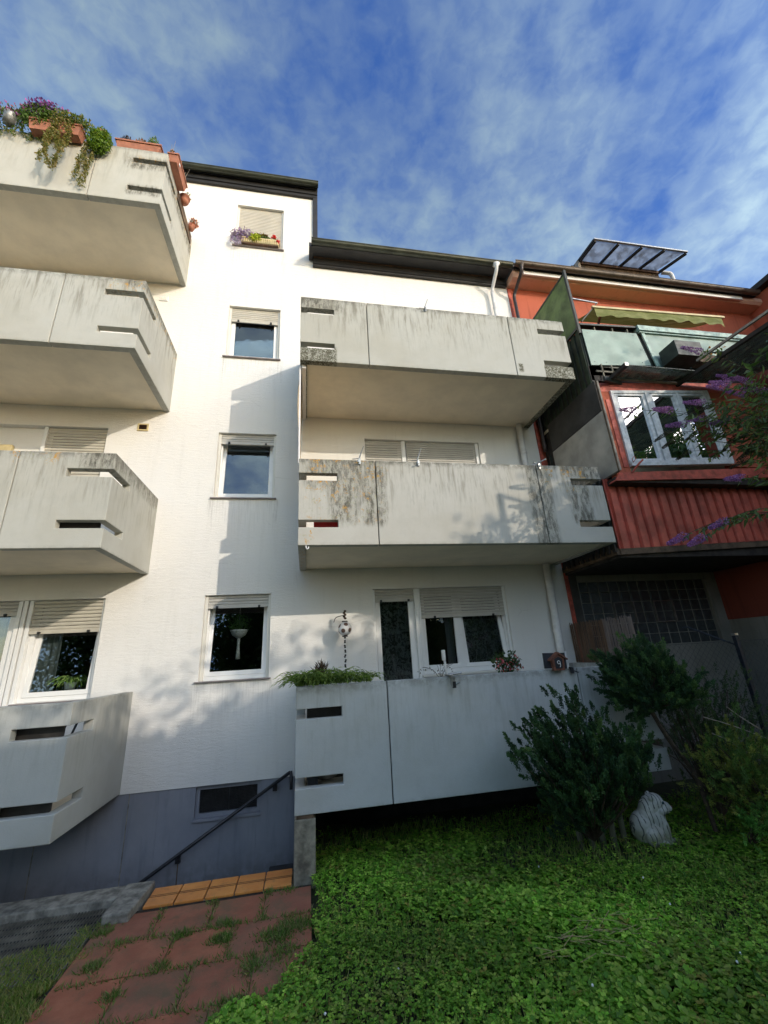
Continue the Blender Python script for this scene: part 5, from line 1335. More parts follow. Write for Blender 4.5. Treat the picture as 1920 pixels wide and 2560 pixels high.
# lowest right balcony: long-leaved grass at the left end
def arching(n_str, c, spread, length, seg=5, up=0.8, droop=1.6):
    """long arching leaves made of several short faces each"""
    Ps = []; Ds = []; Ls = []; Ws = []
    for i in range(n_str):
        a = random.uniform(0, 2 * math.pi); p = Vector((c[0] + random.uniform(-1, 1) * spread[0], c[1] + random.uniform(-1, 1) * spread[1], c[2]))
        d = Vector((math.cos(a), math.sin(a), up * random.uniform(0.6, 1.5))).normalized(); l = length * random.uniform(0.6, 1.1) / seg
        for k in range(seg):
            Ps.append(p[:]); Ds.append(d[:]); Ls.append(l * 1.15); Ws.append(0.011 * (1 - 0.55 * k / seg))
            p = p + d * l; d = (d + Vector((0, 0, -droop * 0.32))).normalized()
    return np.array(Ps), np.array(Ds), np.array(Ls), np.array(Ws)
gp = thing('bamboo_grass_plant', 'yellow-green arching grass spilling over the left end of the lowest right balcony', 'plant', (0.35, -1.38, 1.15))
for cx, sx in ((0.12, 0.12), (0.42, 0.2), (0.75, 0.1)):
    P, D, L_, W_ = arching(230 if sx > 0.1 else 90, (cx, -1.44, 1.20), (sx, 0.07), 0.36 if cx < 0.7 else 0.25, up=1.6, droop=1.3)
    leaf_object('leaf', P, D, L_, W_ * 1.5, colmix(len(P), [(0.16, 0.24, 0.05), (0.24, 0.32, 0.08), (0.07, 0.13, 0.03)]), 'leaf', gp)
B('trough', 'terracotta', -0.0 + 0.105, 0.85, -1.44, -1.28, 1.0, 1.17, gp)
n = 120; P = blob(n, (0.28, -1.42, 1.33), (0.08, 0.05, 0.09)); leaf_object('brown_leaf', P, rdir(n, 1.2), 0.09, 0.012, colmix(n, [(0.05, 0.03, 0.02), (0.10, 0.06, 0.03)]), 'leaf', gp)
fu = thing('fuchsia', 'fuchsia with small red flowers behind the lowest right parapet', 'plant', (2.58, -1.38, 1.15))
B('trough', 'terracotta', 2.3, 2.8, -1.44, -1.28, 1.0, 1.17, fu)
n = 380; P = blob(n, (2.56, -1.42, 1.31), (0.20, 0.09, 0.13)); leaf_object('leaf', P, rdir(n, 0.0), 0.05, 0.026, colmix(n, [(0.03, 0.065, 0.02), (0.06, 0.10, 0.03)]), 'leaf', fu)
n = 70; P = blob(n, (2.56, -1.47, 1.30), (0.20, 0.08, 0.11)); leaf_object('flower', P, rdir(n, -0.6), 0.035, 0.022, colmix(n, [(0.50, 0.05, 0.07), (0.55, 0.15, 0.18)], 0.2), 'petal', fu)
tw = thing('twiggy_plant', 'thin twiggy plant with few leaves left of the white pole', 'plant', (1.65, -1.40, 1.15))
m = MB()
for q in range(7):
    a = random.uniform(-1.3, 1.3); m.tube(smooth_path([(1.70, -1.40, 1.16), (1.70 + 0.10 * math.sin(a), -1.42, 1.28), (1.70 + 0.24 * math.sin(a), -1.44, 1.30 + 0.05 * math.cos(a))], 3), 0.002, 4)
m.build('twig', 'bark', tw)
n = 40; P = blob(n, (1.65, -1.43, 1.27), (0.25, 0.04, 0.08)); leaf_object('leaf', P, rdir(n), 0.028, 0.014, colmix(n, [(0.05, 0.05, 0.03), (0.08, 0.06, 0.04)]), 'leaf', tw)
# spider plant on the left sill, hanging plant in the ground floor window
spd = thing('spider_plant', 'spider plant in a white pot inside the bottom left window', 'plant', (-3.06, 0.20, 1.27))
MB().lathe([(0.055, 0), (0.075, 0.10)], (-3.06, 0.21, 1.27), 16).build('pot', 'upvc', spd, smooth=True)
P, D, L_, W_ = arching(110, (-3.06, 0.20, 1.37), (0.03, 0.03), 0.30, up=1.0, droop=1.5)
leaf_object('leaf', P, D, L_, W_ * 1.3, colmix(len(P), [(0.16, 0.28, 0.06), (0.30, 0.42, 0.14), (0.10, 0.2, 0.04)]), 'leaf', spd)
hp = thing('hanging_plant', 'pale macrame hanging plant behind the ground floor stair window', 'plant', (-0.92, 0.42, 1.55))
MB().lathe([(0.02, -0.02), (0.10, 0.03), (0.13, 0.09), (0.14, 0.11)], (-0.92, 0.42, 1.87), 16).build('bowl', 'upvc', hp, smooth=True)
MB().lathe([(0.035, 0), (0.03, 0.08), (0.02, 0.2), (0.025, 0.30)], (-0.92, 0.42, 1.55), 10).tube([(-0.92, 0.42, 1.95), (-0.92, 0.42, 2.5)], 0.004, 5).build('tassel', 'upvc', hp, smooth=True)
n = 240; P = blob(n, (-0.92, 0.42, 2.06), (0.18, 0.14, 0.14)); leaf_object('leaf', P, rdir(n, 0.5), 0.06, 0.02, colmix(n, [(0.14, 0.26, 0.08), (0.22, 0.34, 0.12)]), 'leaf', hp)

# ------------------------------------------------------------------ garden: lawn, weeds
def in_poly(x, y):
    ok = (y > -7.0) & (y < -0.38 - 0.07 * x + 0.10 * np.sin(x * 5))
    ok &= (x > 0.20 + 0.03 * np.sin(y * 9)) | (y < -2.62 - 0.9 * (0.17 - x) + 0.07 * np.sin(x * 13))
    return ok
def lawn():
    n = 105000
    r = RNG.random(n)
    x = RNG.uniform(-1.0, 6.4, n); y = -0.3 - 4.6 * RNG.random(n) ** 0.9
    k = in_poly(x, y); x = x[k]; y = y[k]
    # clumpy density and height
    hgt = 0.062 + 0.022 * np.sin(x * 3.1 + 1.3 * np.sin(y * 2.7)) * np.sin(y * 3.7 + x) + RNG.random(len(x)) * 0.042
    thin = np.clip((-0.7 - y) / 0.8, 0.12, 1); keep = RNG.random(len(x)) < thin * (0.72 + 0.28 * np.sin(x * 4.3) * np.sin(y * 5.1 + 2))
    bare = ((x - 3.3) ** 2 / 2.2 + (y + 1.7) ** 2 / 0.35) < 1.0
    keep &= ~(bare & (RNG.random(len(x)) < 0.75) & (y > -2.1))
    x, y, hgt = x[keep], y[keep], hgt[keep]
    m_ = len(x); a0 = RNG.uniform(0, 6.283, m_); sz = RNG.uniform(0.020, 0.046, m_) * (0.85 + 0.25 * np.sin(x * 2.2 + y))
    tone = colmix(m_, [(0.17, 0.37, 0.034), (0.27, 0.50, 0.055), (0.095, 0.23, 0.024), (0.40, 0.55, 0.090)], 0.18)
    patch = 0.5 + 0.5 * np.sin(x * 1.9 + 0.8 * np.sin(y * 2.3)) * np.sin(y * 2.9 + 0.5)
    tone = tone * (0.55 + 0.65 * patch[:, None])
    dry = (np.sin(x * 2.7 + 1.1 * np.sin(y * 3.3 + 1)) * np.sin(y * 2.1 + 2.2) > 0.62) & (RNG.random(m_) < 0.35)
    tone[dry] = tone[dry] * 0.4 + np.array([0.20, 0.19, 0.06]) * 0.6
    yel = RNG.random(m_) < 0.022 + 0.05 * np.exp(-((x - 2.55 + 0.2 * (y + 2)) ** 2) / 0.01); tone[yel] = (0.30, 0.26, 0.06)
    Ps, Ds, Ls, Cs = [], [], [], []
    tiltx = RNG.normal(size=m_) * 0.35; tilty = RNG.normal(size=m_) * 0.35
    for q in range(3):
        a = a0 + q * 2.094
        d = np.column_stack([np.cos(a), np.sin(a), 0.05 + tiltx * np.cos(a) + tilty * np.sin(a)])
        Ps.append(np.column_stack([x, y, GZ - 0.04 + hgt])); Ds.append(d); Ls.append(sz); Cs.append(tone * (1 + RNG.normal(size=(m_, 1)) * 0.08))
    P = np.concatenate(Ps); D = np.concatenate(Ds); L = np.concatenate(Ls); C = np.concatenate(Cs)
    # leaflets lie flat: build their side vector horizontally
    n = len(P); D = D / np.linalg.norm(D, axis=1, keepdims=True)
    side = np.cross(D, np.tile([[0, 0, 1.0]], (n, 1))); side /= np.linalg.norm(side, axis=1, keepdims=True); up_ = np.cross(side, D)
    L = L[:, None]; W_ = L * 0.95
    V = np.stack([P, P + D * L * 0.42 + side * W_ * 0.42 + up_ * L * 0.10, P + D * L * 0.95 + side * W_ * 0.28, P + D * L * 0.85 - up_ * L * 0.06, P + D * L * 0.95 - side * W_ * 0.28, P + D * L * 0.42 - side * W_ * 0.42 + up_ * L * 0.10], 1).reshape(-1, 3)
    me = bpy.data.meshes.new('clover_lawn'); me.vertices.add(6 * n); me.vertices.foreach_set('co', V.ravel())
    F = (np.arange(n)[:, None] * 6 + np.array([[0, 1, 2, 3, 0, 3, 4, 5]])).reshape(-1)
    me.loops.add(8 * n); me.loops.foreach_set('vertex_index', F)
    me.polygons.add(2 * n); me.polygons.foreach_set('loop_start', np.arange(2 * n) * 4)
    me.update(calc_edges=True)
    at = me.attributes.new('Col', 'FLOAT_COLOR', 'FACE'); c4 = np.concatenate([np.clip(C, 0, 1), np.ones((n, 1))], 1)
    at.data.foreach_set('color', np.repeat(c4, 2, axis=0).ravel()); me.validate()
    return finish(link('lawn', me, None, (0, 0, 0), 'stuff'), 'leaf')
lw = lawn(); tag(lw, 'lush green clover-like ground cover below the lowest right balcony', 'lawn')
def blades(name, label, X, Y, h, pal, w=0.006, lean=0.5, base=GZ - 0.03, cat='grass'):
    n = len(X); P = np.column_stack([X, Y, np.full(n, base)]); D = rdir(n) * lean; D[:, 2] = 1.0
    hh = h * RNG.uniform(0.4, 1.1, n)
    C = colmix(n, pal, 0.2)
    o = leaf_object(name, P, D, hh, w * RNG.uniform(0.7, 1.4, n), C, 'leaf', None, (0, 0, 0), 'stuff')
    D2 = D + rdir(n) * 0.5; 
    return tag(o, label, cat)
n = 24000
X = RNG.uniform(-0.6, 6.0, n); Y = RNG.uniform(-4.6, -0.35, n); k = in_poly(X, Y)
blades('lawn_grass', 'thin grass blades growing through the clover lawn', X[k], Y[k], 0.135, [(0.14, 0.30, 0.05), (0.21, 0.34, 0.07), (0.38, 0.36, 0.15)], 0.005)
# rough yellowing grass left of the paving
n = 70000
X = RNG.uniform(-4.2, -1.5, n); Y = RNG.uniform(-4.0, -1.55, n)
edge = -1.60 + 0.05 * np.sin(Y * 11) + 0.04 * np.sin(Y * 23)
ty = -1.95 - 0.16 * (X + 2.2) * 0.6 + 0.05 * np.sin(X * 9) + np.where(X > -1.75, 0.30, 0.0)
k = (X < edge) & (Y < ty)
blades('rough_grass', 'patchy yellow-green grass left of the red paving', X[k], Y[k], 0.070, [(0.15, 0.24, 0.04), (0.28, 0.29, 0.08), (0.40, 0.33, 0.15), (0.18, 0.27, 0.05)], 0.007, 1.1)
# tufts in the paving joints
JX = []; JY = []
for (cx, cy, r, q) in ((-0.53, -2.22, 0.07, 700), (-0.10, -2.28, 0.13, 1100), (0.08, -2.20, 0.12, 900), (-0.86, -2.06, 0.05, 260), (-0.56, -2.00, 0.06, 220), (-0.47, -2.05, 0.04, 120), (-0.73, -1.63, 0.03, 120), (-0.93, -2.44, 0.05, 220), (-1.15, -2.66, 0.05, 280), (-0.25, -2.62, 0.10, 500), (-1.30, -2.05, 0.06, 200), (-1.42, -2.3, 0.06, 420), (-1.52, -1.85, 0.06, 360), (-0.22, -1.60, 0.05, 140), (-0.05, -1.62, 0.06, 160), (-1.55, -1.68, 0.07, 420), (-0.35, -2.95, 0.10, 500), (-0.05, -2.55, 0.12, 500)):
    JX.append(RNG.normal(size=q) * r * 0.55 + cx); JY.append(RNG.normal(size=q) * r * 0.45 + cy)
for yy in rows[1:9]:
    q = 800; JX.append(RNG.uniform(-1.6, 0.17, q)); JY.append(np.full(q, yy) + RNG.normal(size=q) * 0.010)
for r_, yy in enumerate(rows[:8]):
    j = (-1.13 if r_ % 2 == 0 else -1.36)
    while j < 0.1:
        q = 150; JX.append(np.full(q, j) + RNG.normal(size=q) * 0.008); JY.append(RNG.uniform(yy - 0.44, yy, q)); j += 0.44
X = np.concatenate(JX); Y = np.concatenate(JY)
blades('joint_weeds', 'grass tufts and weeds sprouting from the paving joints', X, Y, 0.075, [(0.09, 0.20, 0.03), (0.15, 0.24, 0.05), (0.28, 0.24, 0.12)], 0.008, 1.2, cat='weeds')
# clippings of straw on the lawn
st = MB()
for k in range(46):
    cx, cy = 2.05 + random.gauss(0, 0.22), -3.05 + random.gauss(0, 0.10); a = random.gauss(-0.3, 0.5); l = random.uniform(0.08, 0.22)
    st.tube([(cx, cy, GZ + 0.055 + random.random() * 0.02), (cx + l * math.cos(a), cy + l * math.sin(a), GZ + 0.05 + random.random() * 0.05)], 0.0017, 3)
MAT['strawm'] = simple('dry_straw', (0.38, 0.28, 0.14), 0.8, bstr=0.0)
tag(st.build('straw', 'strawm', None, (0, 0, 0), kind='stuff'), 'small heap of dry straw on the lawn', 'straw')
# a few white clover blooms
n = 9
X = RNG.uniform(-0.4, 4.0, n); Y = RNG.uniform(-3.6, -1.8, n); k = in_poly(X, Y)
c = MB()
for x, y in zip(X[k], Y[k]): c.ball((x, y, GZ + 0.07), 0.008, 6, 4)
tag(c.build('clover_blooms', 'upvc', None, (0, 0, 0), kind='stuff'), 'tiny white clover blooms in the lawn', 'flowers')

# ------------------------------------------------------------------ conifers
def conifer_mesh(base, tips, n_sub, frond, pal, name='foliage', bias=(0, 0, 0.3), leafl=0.016, leafw=0.0065, dens=55, spread=0.10):
    """feathery plumes: each tip is the end of a limb; sub-fronds sprout around its outer part, each covered with tiny scales"""
    Ps, Ds, Cs = [], [], []
    base = np.array(base); b = np.array(bias)
    for tp in tips:
        tp = np.array(tp); ax = tp - base; L = np.linalg.norm(ax); ax = ax / L
        for s_ in range(n_sub):
            f = random.uniform(0.62, 1.0); p0 = base + ax * L * f + RNG.normal(size=3) * spread * (0.5 + 0.5 * f)
            d = ax * 0.9 + b + RNG.normal(size=3) * 0.28; d /= np.linalg.norm(d)
            ln = frond * random.uniform(0.6, 1.25)
            tone = np.array(random.choice(pal)) * random.uniform(0.75, 1.25)
            t = RNG.random(dens) ** 0.8; wid = 0.28 * ln * (1 - t * 0.85)
            pts = p0 + d * (t * ln)[:, None] + RNG.normal(size=(dens, 3)) * wid[:, None] * 0.45
            dd = d + RNG.normal(size=(dens, 3)) * 0.55
            Ps.append(pts); Ds.append(dd); Cs.append(np.tile(tone, (dens, 1)) * (0.75 + 0.5 * t[:, None]) * (1 + RNG.normal(size=(dens, 1)) * 0.15))
    return np.concatenate(Ps), np.concatenate(Ds), np.concatenate(Cs)
def conifer(name, label, base, tips, n_sub, frond, pal, trunk_pts=None, limb_r=0.010, **kw):
    t = thing(name, label, 'shrub', base)
    m = MB()
    for tp in tips:
        b0 = Vector(trunk_pts[-1]) if trunk_pts else Vector(base); e = Vector(tp)
        mid = b0.lerp(e, 0.5) + Vector((random.gauss(0, 0.03), random.gauss(0, 0.03), random.gauss(0, 0.03)))
        m.tube([b0, mid, b0.lerp(e, 0.92)], [limb_r, limb_r * 0.7, limb_r * 0.3], 5)
    if trunk_pts:
        m.tube(smooth_path(trunk_pts, 4), 0.024, 7)
    m.build('branches', 'bark', t)
    P, D, C = conifer_mesh(trunk_pts[-1] if trunk_pts else base, tips, n_sub, frond, pal, **kw)
    ll = kw.get('leafl', 0.016); lww = kw.get('leafw', 0.0065)
    leaf_object('foliage', P, D, RNG.uniform(0.7, 1.3, len(P)) * ll, lww, C, 'needle', t)
    return t
JUN = [(0.036, 0.085, 0.034), (0.052, 0.115, 0.040), (0.024, 0.058, 0.028), (0.075, 0.14, 0.042)]
tips = []
B0 = (3.05, -1.85, -0.45)
outline = [(2.17, 0.56), (2.25, 0.70), (2.34, 0.80), (2.44, 0.90), (2.58, 0.96), (2.70, 1.02), (2.86, 1.07), (3.05, 0.98), (3.2, 0.85), (3.38, 0.84), (3.52, 0.72), (3.62, 0.60), (3.70, 0.5), (3.72, 0.36)]
for (x, z) in outline: tips.append((x, -2.15 + random.uniform(-0.15, 0.1), z - 0.07))
for k in range(58):
    x, z = random.choice(outline); f = random.uniform(0.45, 0.98)
    tips.append((B0[0] + (x - B0[0]) * f + random.gauss(0, 0.07) + 0.02, -2.08 + random.uniform(-0.42, 0.16), B0[2] + 0.12 + (z - B0[2] - 0.15) * f + random.gauss(0, 0.06)))
for k in range(34): tips.append((random.uniform(2.38, 3.50), -1.95 + random.uniform(-0.34, 0.15), random.uniform(0.10, 0.45)))
for k in range(30): tips.append((random.uniform(2.62, 3.35), -1.85 + random.uniform(-0.28, 0.10), random.uniform(-0.22, 0.12)))
conifer('juniper_bush', 'big dark green juniper bush in front of the lowest right balcony', B0, tips, 11, 0.13, JUN, bias=(-0.45, -0.1, 0.40), dens=120, spread=0.06, leafl=0.024, leafw=0.011)
tips = []
B1 = (4.33, -2.05, -0.45)
for k in range(74):
    a = random.uniform(0, 6.28); r = random.uniform(0.2, 1.0) ** 0.6
    tips.append((4.10 + 0.50 * r * math.cos(a) + random.gauss(0, 0.05), -1.92 + random.uniform(-0.3, 0.2), 1.04 + 0.30 * r * math.sin(a) + random.gauss(0, 0.05) - 0.12 * max(0, math.cos(a)) * r))
tips += [(3.52, -1.9, 1.33), (3.60, -1.9, 1.25), (3.56, -1.9, 1.08), (4.05, -1.9, 1.42), (4.38, -1.9, 1.38), (4.46, -1.9, 1.30), (3.95, -1.9, 0.78), (4.2, -1.9, 0.72)]
conifer('juniper_tree', 'juniper with a bare leaning stem beside the reed screen', B1, tips, 10, 0.16, JUN, [B1, (4.30, -2.0, 0.05), (4.12, -1.95, 0.42), (3.98, -1.92, 0.80)], bias=(-0.8, -0.1, 0.35), dens=110, spread=0.06, leafl=0.024, leafw=0.011)
tips = []
B2_ = (4.75, -1.75, -0.45)
for k in range(70): tips.append((random.uniform(4.3, 5.7), -1.65 + random.uniform(-0.3, 0.3), random.uniform(0.30, 1.0) - 0.12 * abs(random.gauss(0, 1))))
conifer('twiggy_conifer', 'sparse dark conifer tangle in front of the wire fence', B2_, tips, 8, 0.13, [(0.045, 0.085, 0.028), (0.034, 0.062, 0.026), (0.065, 0.10, 0.032)], bias=(0.1, 0, 0.2), dens=60, spread=0.10, leafl=0.020, leafw=0.008)
tips = []
B3_ = (5.0, -2.2, -0.5)
for k in range(85): tips.append((random.uniform(4.15, 5.7), -2.35 + random.uniform(-0.35, 0.3), random.uniform(-0.15, 0.48)))
conifer('yellow_green_cypress', 'low feathery yellow-green cypress at the right edge behind the tiger statue', B3_, tips, 9, 0.17, [(0.09, 0.17, 0.03), (0.16, 0.20, 0.04), (0.08, 0.15, 0.035), (0.20, 0.22, 0.045)], bias=(0.25, -0.2, -0.05), dens=85, spread=0.10, leafl=0.022, leafw=0.008)
tips = [(4.28 + 0.05 * k, -2.55, -0.12 - 0.035 * k) for k in range(5)] + [(4.40 + random.gauss(0, .06), -2.5, -0.22 + random.gauss(0, .05)) for k in range(8)]
conifer('fern', 'bright green fern frond right of the tiger statue', (4.45, -2.3, -0.5), tips, 5, 0.12, [(0.10, 0.26, 0.05), (0.14, 0.32, 0.06)], bias=(-0.2, -0.2, -0.3), dens=60, spread=0.04, leafl=0.018, leafw=0.006)
# bare sticks
bs = thing('bare_sticks', 'bare pale sticks slanting across the right-hand shrubs', 'branches', (4.7, -2.2, -0.3))
for pts in ([(4.456, -2.2, 0.479), (4.60, -2.25, 0.40), (4.80, -2.25, 0.24)], [(4.748, -2.2, 0.719), (4.90, -2.2, 0.60), (5.11, -2.2, 0.46)], [(4.411, -2.2, 0.642), (4.75, -2.2, 0.53), (5.15, -2.2, 0.37)], [(3.95, -2.1, 0.30), (4.12, -2.1, 0.18), (4.25, -2.15, -0.02)], [(4.25, -2.0, 1.0), (4.36, -2.0, 0.88), (4.42, -2.0, 0.74)], [(4.30, -2.1, 0.62), (4.40, -2.1, 0.30), (4.42, -2.1, -0.40)], [(4.15, -2.0, 0.56), (4.3, -2.0, 0.2), (4.45, -2.0, -0.4)]):
    MB().tube(smooth_path(pts, 3), 0.006 if pts[0][0] < 4.4 and pts[0][1] > -2.15 else 0.0045, 5).build('stick', 'palewood' if pts[0][2] < 0.8 and pts[0][0] > 4.39 else 'bark', bs)

# palisade of short logs
pal_ = thing('log_edging', 'row of short upright logs edging the bed below the juniper', 'edging', (3.05, -2.05, GZ))
lm = MB().tube([(0, 0, -0.05), (0, 0, 0.28)], 0.033, 10).mesh('log'); lm.materials.append(MAT['logs'])
for k in range(5):
    o = link('log', lm, pal_, (3.03 + 0.118 * k, -1.62 - 0.02 * k, GZ + random.uniform(-0.02, 0.02)))
    o.rotation_euler = (random.uniform(-0.04, 0.04), random.uniform(-0.05, 0.05), 0)

# ------------------------------------------------------------------ white tiger statue (sitting, head turned right)
tg = thing('tiger_statue', 'white painted tiger figure sitting in the ground cover below the junipers', 'statue', (3.80, -1.82, GZ))
def statue_mesh():
    parts = [((-0.10, 0.02, 0.15), (0.160, 0.13, 0.17)), ((-0.06, 0.0, 0.25), (0.105, 0.10, 0.13)), ((0.02, -0.01, 0.20), (0.11, 0.11, 0.19)), ((0.00, -0.01, 0.36), (0.105, 0.095, 0.10)),
             ((0.045, -0.02, 0.385), (0.100, 0.092, 0.090)), ((0.11, -0.085, 0.325), (0.04, 0.03, 0.035)), ((0.125, -0.05, 0.345), (0.070, 0.055, 0.050)), ((0.165, -0.065, 0.325), (0.040, 0.042, 0.036)), ((0.135, -0.055, 0.300), (0.055, 0.040, 0.030)),
             ((0.06, -0.04, 0.31), (0.08, 0.08, 0.06)),
             ((-0.020, -0.075, 0.440), (0.032, 0.022, 0.034)), ((0.040, 0.050, 0.445), (0.030, 0.020, 0.034)), ((0.08, -0.05, 0.40), (0.05, 0.05, 0.045)), ((-0.05, -0.01, 0.33), (0.085, 0.085, 0.10)),
             ((0.06, -0.09, 0.12), (0.045, 0.045, 0.13)), ((0.10, 0.05, 0.12), (0.045, 0.045, 0.13)), ((0.11, -0.11, 0.03), (0.070, 0.040, 0.032)), ((0.15, 0.05, 0.03), (0.07, 0.04, 0.032)),
             ((-0.08, -0.10, 0.09), (0.11, 0.06, 0.10)), ((0.0, -0.14, 0.03), (0.09, 0.04, 0.03)), ((0.075, -0.075, 0.385), (0.03, 0.02, 0.02))]
    m = MB()
    for c, r in parts: m.ball(c, r, 20, 12)
    return m.mesh('body')
body = finish(link('body', statue_mesh(), tg, (3.80, -1.82, GZ)), 'tiger', smooth=True)
body.scale = (1.0, 0.95, 0.95)
rmz = body.modifiers.new('merge', 'REMESH'); rmz.mode = 'VOXEL'; rmz.voxel_size = 0.006; rmz.use_smooth_shade = True
sm = body.modifiers.new('soft', 'SMOOTH'); sm.factor = 0.5; sm.iterations = 3
def st(name, c, r, m): return MB().ball((3.80 + c[0], -1.82 + c[1] * 0.95, GZ + c[2] * 0.95), r, 10, 8).build(name, m, tg, smooth=True)
MAT['eye'] = simple('statue_eye_blue', (0.02, 0.06, 0.08), 0.3, bstr=0.0)
st('eye', (0.088, -0.098, 0.392), (0.022, 0.012, 0.014), 'eye')
st('eye', (0.135, -0.03, 0.395), (0.012, 0.010, 0.009), 'eye')
MAT['nosepink'] = simple('statue_nose_pink', (0.25, 0.10, 0.09), 0.6, bstr=0.0)
st('nose', (0.200, -0.075, 0.338), (0.013, 0.018, 0.011), 'nosepink')
MB().tube([(3.80 + 0.196, -1.89, GZ + 0.293), (3.80 + 0.17, -1.912, GZ + 0.286), (3.80 + 0.13, -1.905, GZ + 0.292)], 0.004, 5).build('mouth', 'black', tg)

# ------------------------------------------------------------------ wire fence
fe = thing('wire_fence', 'dark wire mesh fence with slim post beside the grey wall of the red house', 'fence', (5.84, -1.6, GZ))
MB().box(5.82, 5.875, -1.63, -1.575, GZ, 1.47).build('post', 'fencepost', fe, bevel=0.006)
MB().box(5.82, 5.875, -1.63, -1.575, 1.47, 1.50).build('post_cap', 'steel', fe)
MB().tube([(5.84, -1.58, 1.35), (5.55, -1.2, 1.62), (5.5, -1.15, 1.62)], 0.012, 6).build('brace', 'fencepost', fe)
wm = MB()
x0, x1, z0, z1 = 4.46, 7.6, GZ, 1.40
sp_ = 0.085
def clip(a, b):
    return a, b
k = x0 - (z1 - z0)
while k < x1:
    for sgn in (1, -1):
        # line x = k + t, z = z0 + t  (or mirrored)
        t0, t1 = 0.0, (z1 - z0)
        xa, xb = (k, k + t1) if sgn > 0 else (k + t1, k)
        za, zb = z0, z1
        dx = (xb - xa); 
        lo, hi = 0.0, 1.0
        for lim, s in ((x0, 1), (x1, -1)):
            if dx != 0:
                tt = (lim - xa) / dx
                if s * dx > 0: lo = max(lo, tt) if s == 1 else lo
                if s == 1 and dx < 0: hi = min(hi, tt)
                if s == -1 and dx > 0: hi = min(hi, tt)
                if s == -1 and dx < 0: lo = max(lo, tt)
        if hi - lo > 0.02:
            wm.tube([(xa + dx * lo, -1.6, za + (zb - za) * lo), (xa + dx * hi, -1.6, za + (zb - za) * hi)], 0.0018, 3, cap=False)
    k += sp_
wm.build('wire_mesh', 'wire', fe)
MB().tube([(x0, -1.6, z1), (x1, -1.6, z1)], 0.0025, 4).tube([(x0, -1.6, 0.6), (x1, -1.6, 0.6)], 0.002, 4).build('tension_wire', 'wire', fe)

# ------------------------------------------------------------------ buddleia
bd = thing('buddleia', 'buddleia bush with drooping purple flower spikes at the right edge', 'shrub', (6.6, -3.3, GZ))
FL = [(3.965, 4.081), (4.459, 4.102), (4.987, 4.247), (4.596, 3.924), (4.95, 4.016), (5.266, 4.003), (5.479, 4.567), (5.661, 4.647), (5.835, 4.618), (5.696, 4.404), (5.148, 3.221), (5.251, 5.044), (6.05, 4.494), (4.115, 2.513), (4.331, 2.492), (4.705, 2.685), (5.40, 4.50)]
DK = [(4.33, 3.795), (4.386, 3.698), (4.541, 3.549), (5.345, 3.477), (5.10, 4.22), (4.75, 3.82), (5.25, 3.75), (5.45, 3.60), (5.7, 3.9)]
root = Vector((6.6, -3.3, GZ))
stem = MB(); Ps = []; Ds = []; Fp = []; Fd = []; Fc = []; Dp = []; Dd = []
for i, (x, z) in enumerate(FL + DK):
    dark = i >= len(FL)
    y = -2.9 + random.uniform(-0.25, 0.30)
    sc = (y + 6.591) / 3.691
    tip = Vector((0.11 + (x - 0.11) * sc, y, 1.467 + (z - 1.467) * sc))
    st_z = min(4.3, max(2.4, tip.z + random.uniform(-0.3, 0.4)))
    start = Vector((6.3 + random.uniform(-0.1, 0.3), -3.15 + random.uniform(-0.1, 0.2), st_z - 0.45))
    if z < 3.3: start = Vector((6.1, -3.0, 2.7))
    rise = 0.15 if z > 3.3 else 0.22
    ctrl = start.lerp(tip, 0.55) + Vector((0, 0, rise + 0.1 * random.random()))
    path = [start * (1 - t) ** 2 + ctrl * 2 * t * (1 - t) + tip * t * t for t in [k / 14 for k in range(15)]]
    stem.tube([root, Vector((6.5, -3.25, 1.0)), start] , [0.03, 0.02, 0.010], 5) if i % 3 == 0 else None
    stem.tube(path, [0.0075 - 0.0004 * k for k in range(15)], 5)
    # leaves in opposite pairs
    for k in range(2, 14):
        for rep in range(2):
            p = path[k].lerp(path[min(k + 1, 14)], random.random()); d = (path[min(k + 1, 14)] - path[k - 1]).normalized()
            for s in (-1, 1):
                sd = d.cross(Vector((random.gauss(0, 0.6), random.gauss(0, 0.6), 1))).normalized() * s
                dd = (d * 0.55 + sd * 0.7 + Vector((0, 0, -0.55))).normalized()
                Ps.append(p[:]); Ds.append(dd[:])
    # panicle: tapering cone of tiny florets
    d = (path[-1] - path[-2]).normalized(); d = (d + Vector((-0.35, -0.05, -0.10 if not dark else -0.75))).normalized()
    ln = random.uniform(0.20, 0.28) if not dark else random.uniform(0.22, 0.34)
    q = 420
    t = RNG.random(q); rad = (0.038 if not dark else 0.024) * (1 - t * 0.75)
    rd = RNG.normal(size=(q, 3)); rd /= np.linalg.norm(rd, axis=1, keepdims=True)
    pts = np.array(tip) + np.array(d) * (t * ln)[:, None] + rd * rad[:, None]
    if dark: Dp.append(pts); Dd.append(rd)
    else:
        Fp.append(pts); Fd.append(rd); Fc.append(colmix(q, [(0.32, 0.13, 0.46), (0.46, 0.24, 0.62), (0.22, 0.08, 0.34)], 0.2))
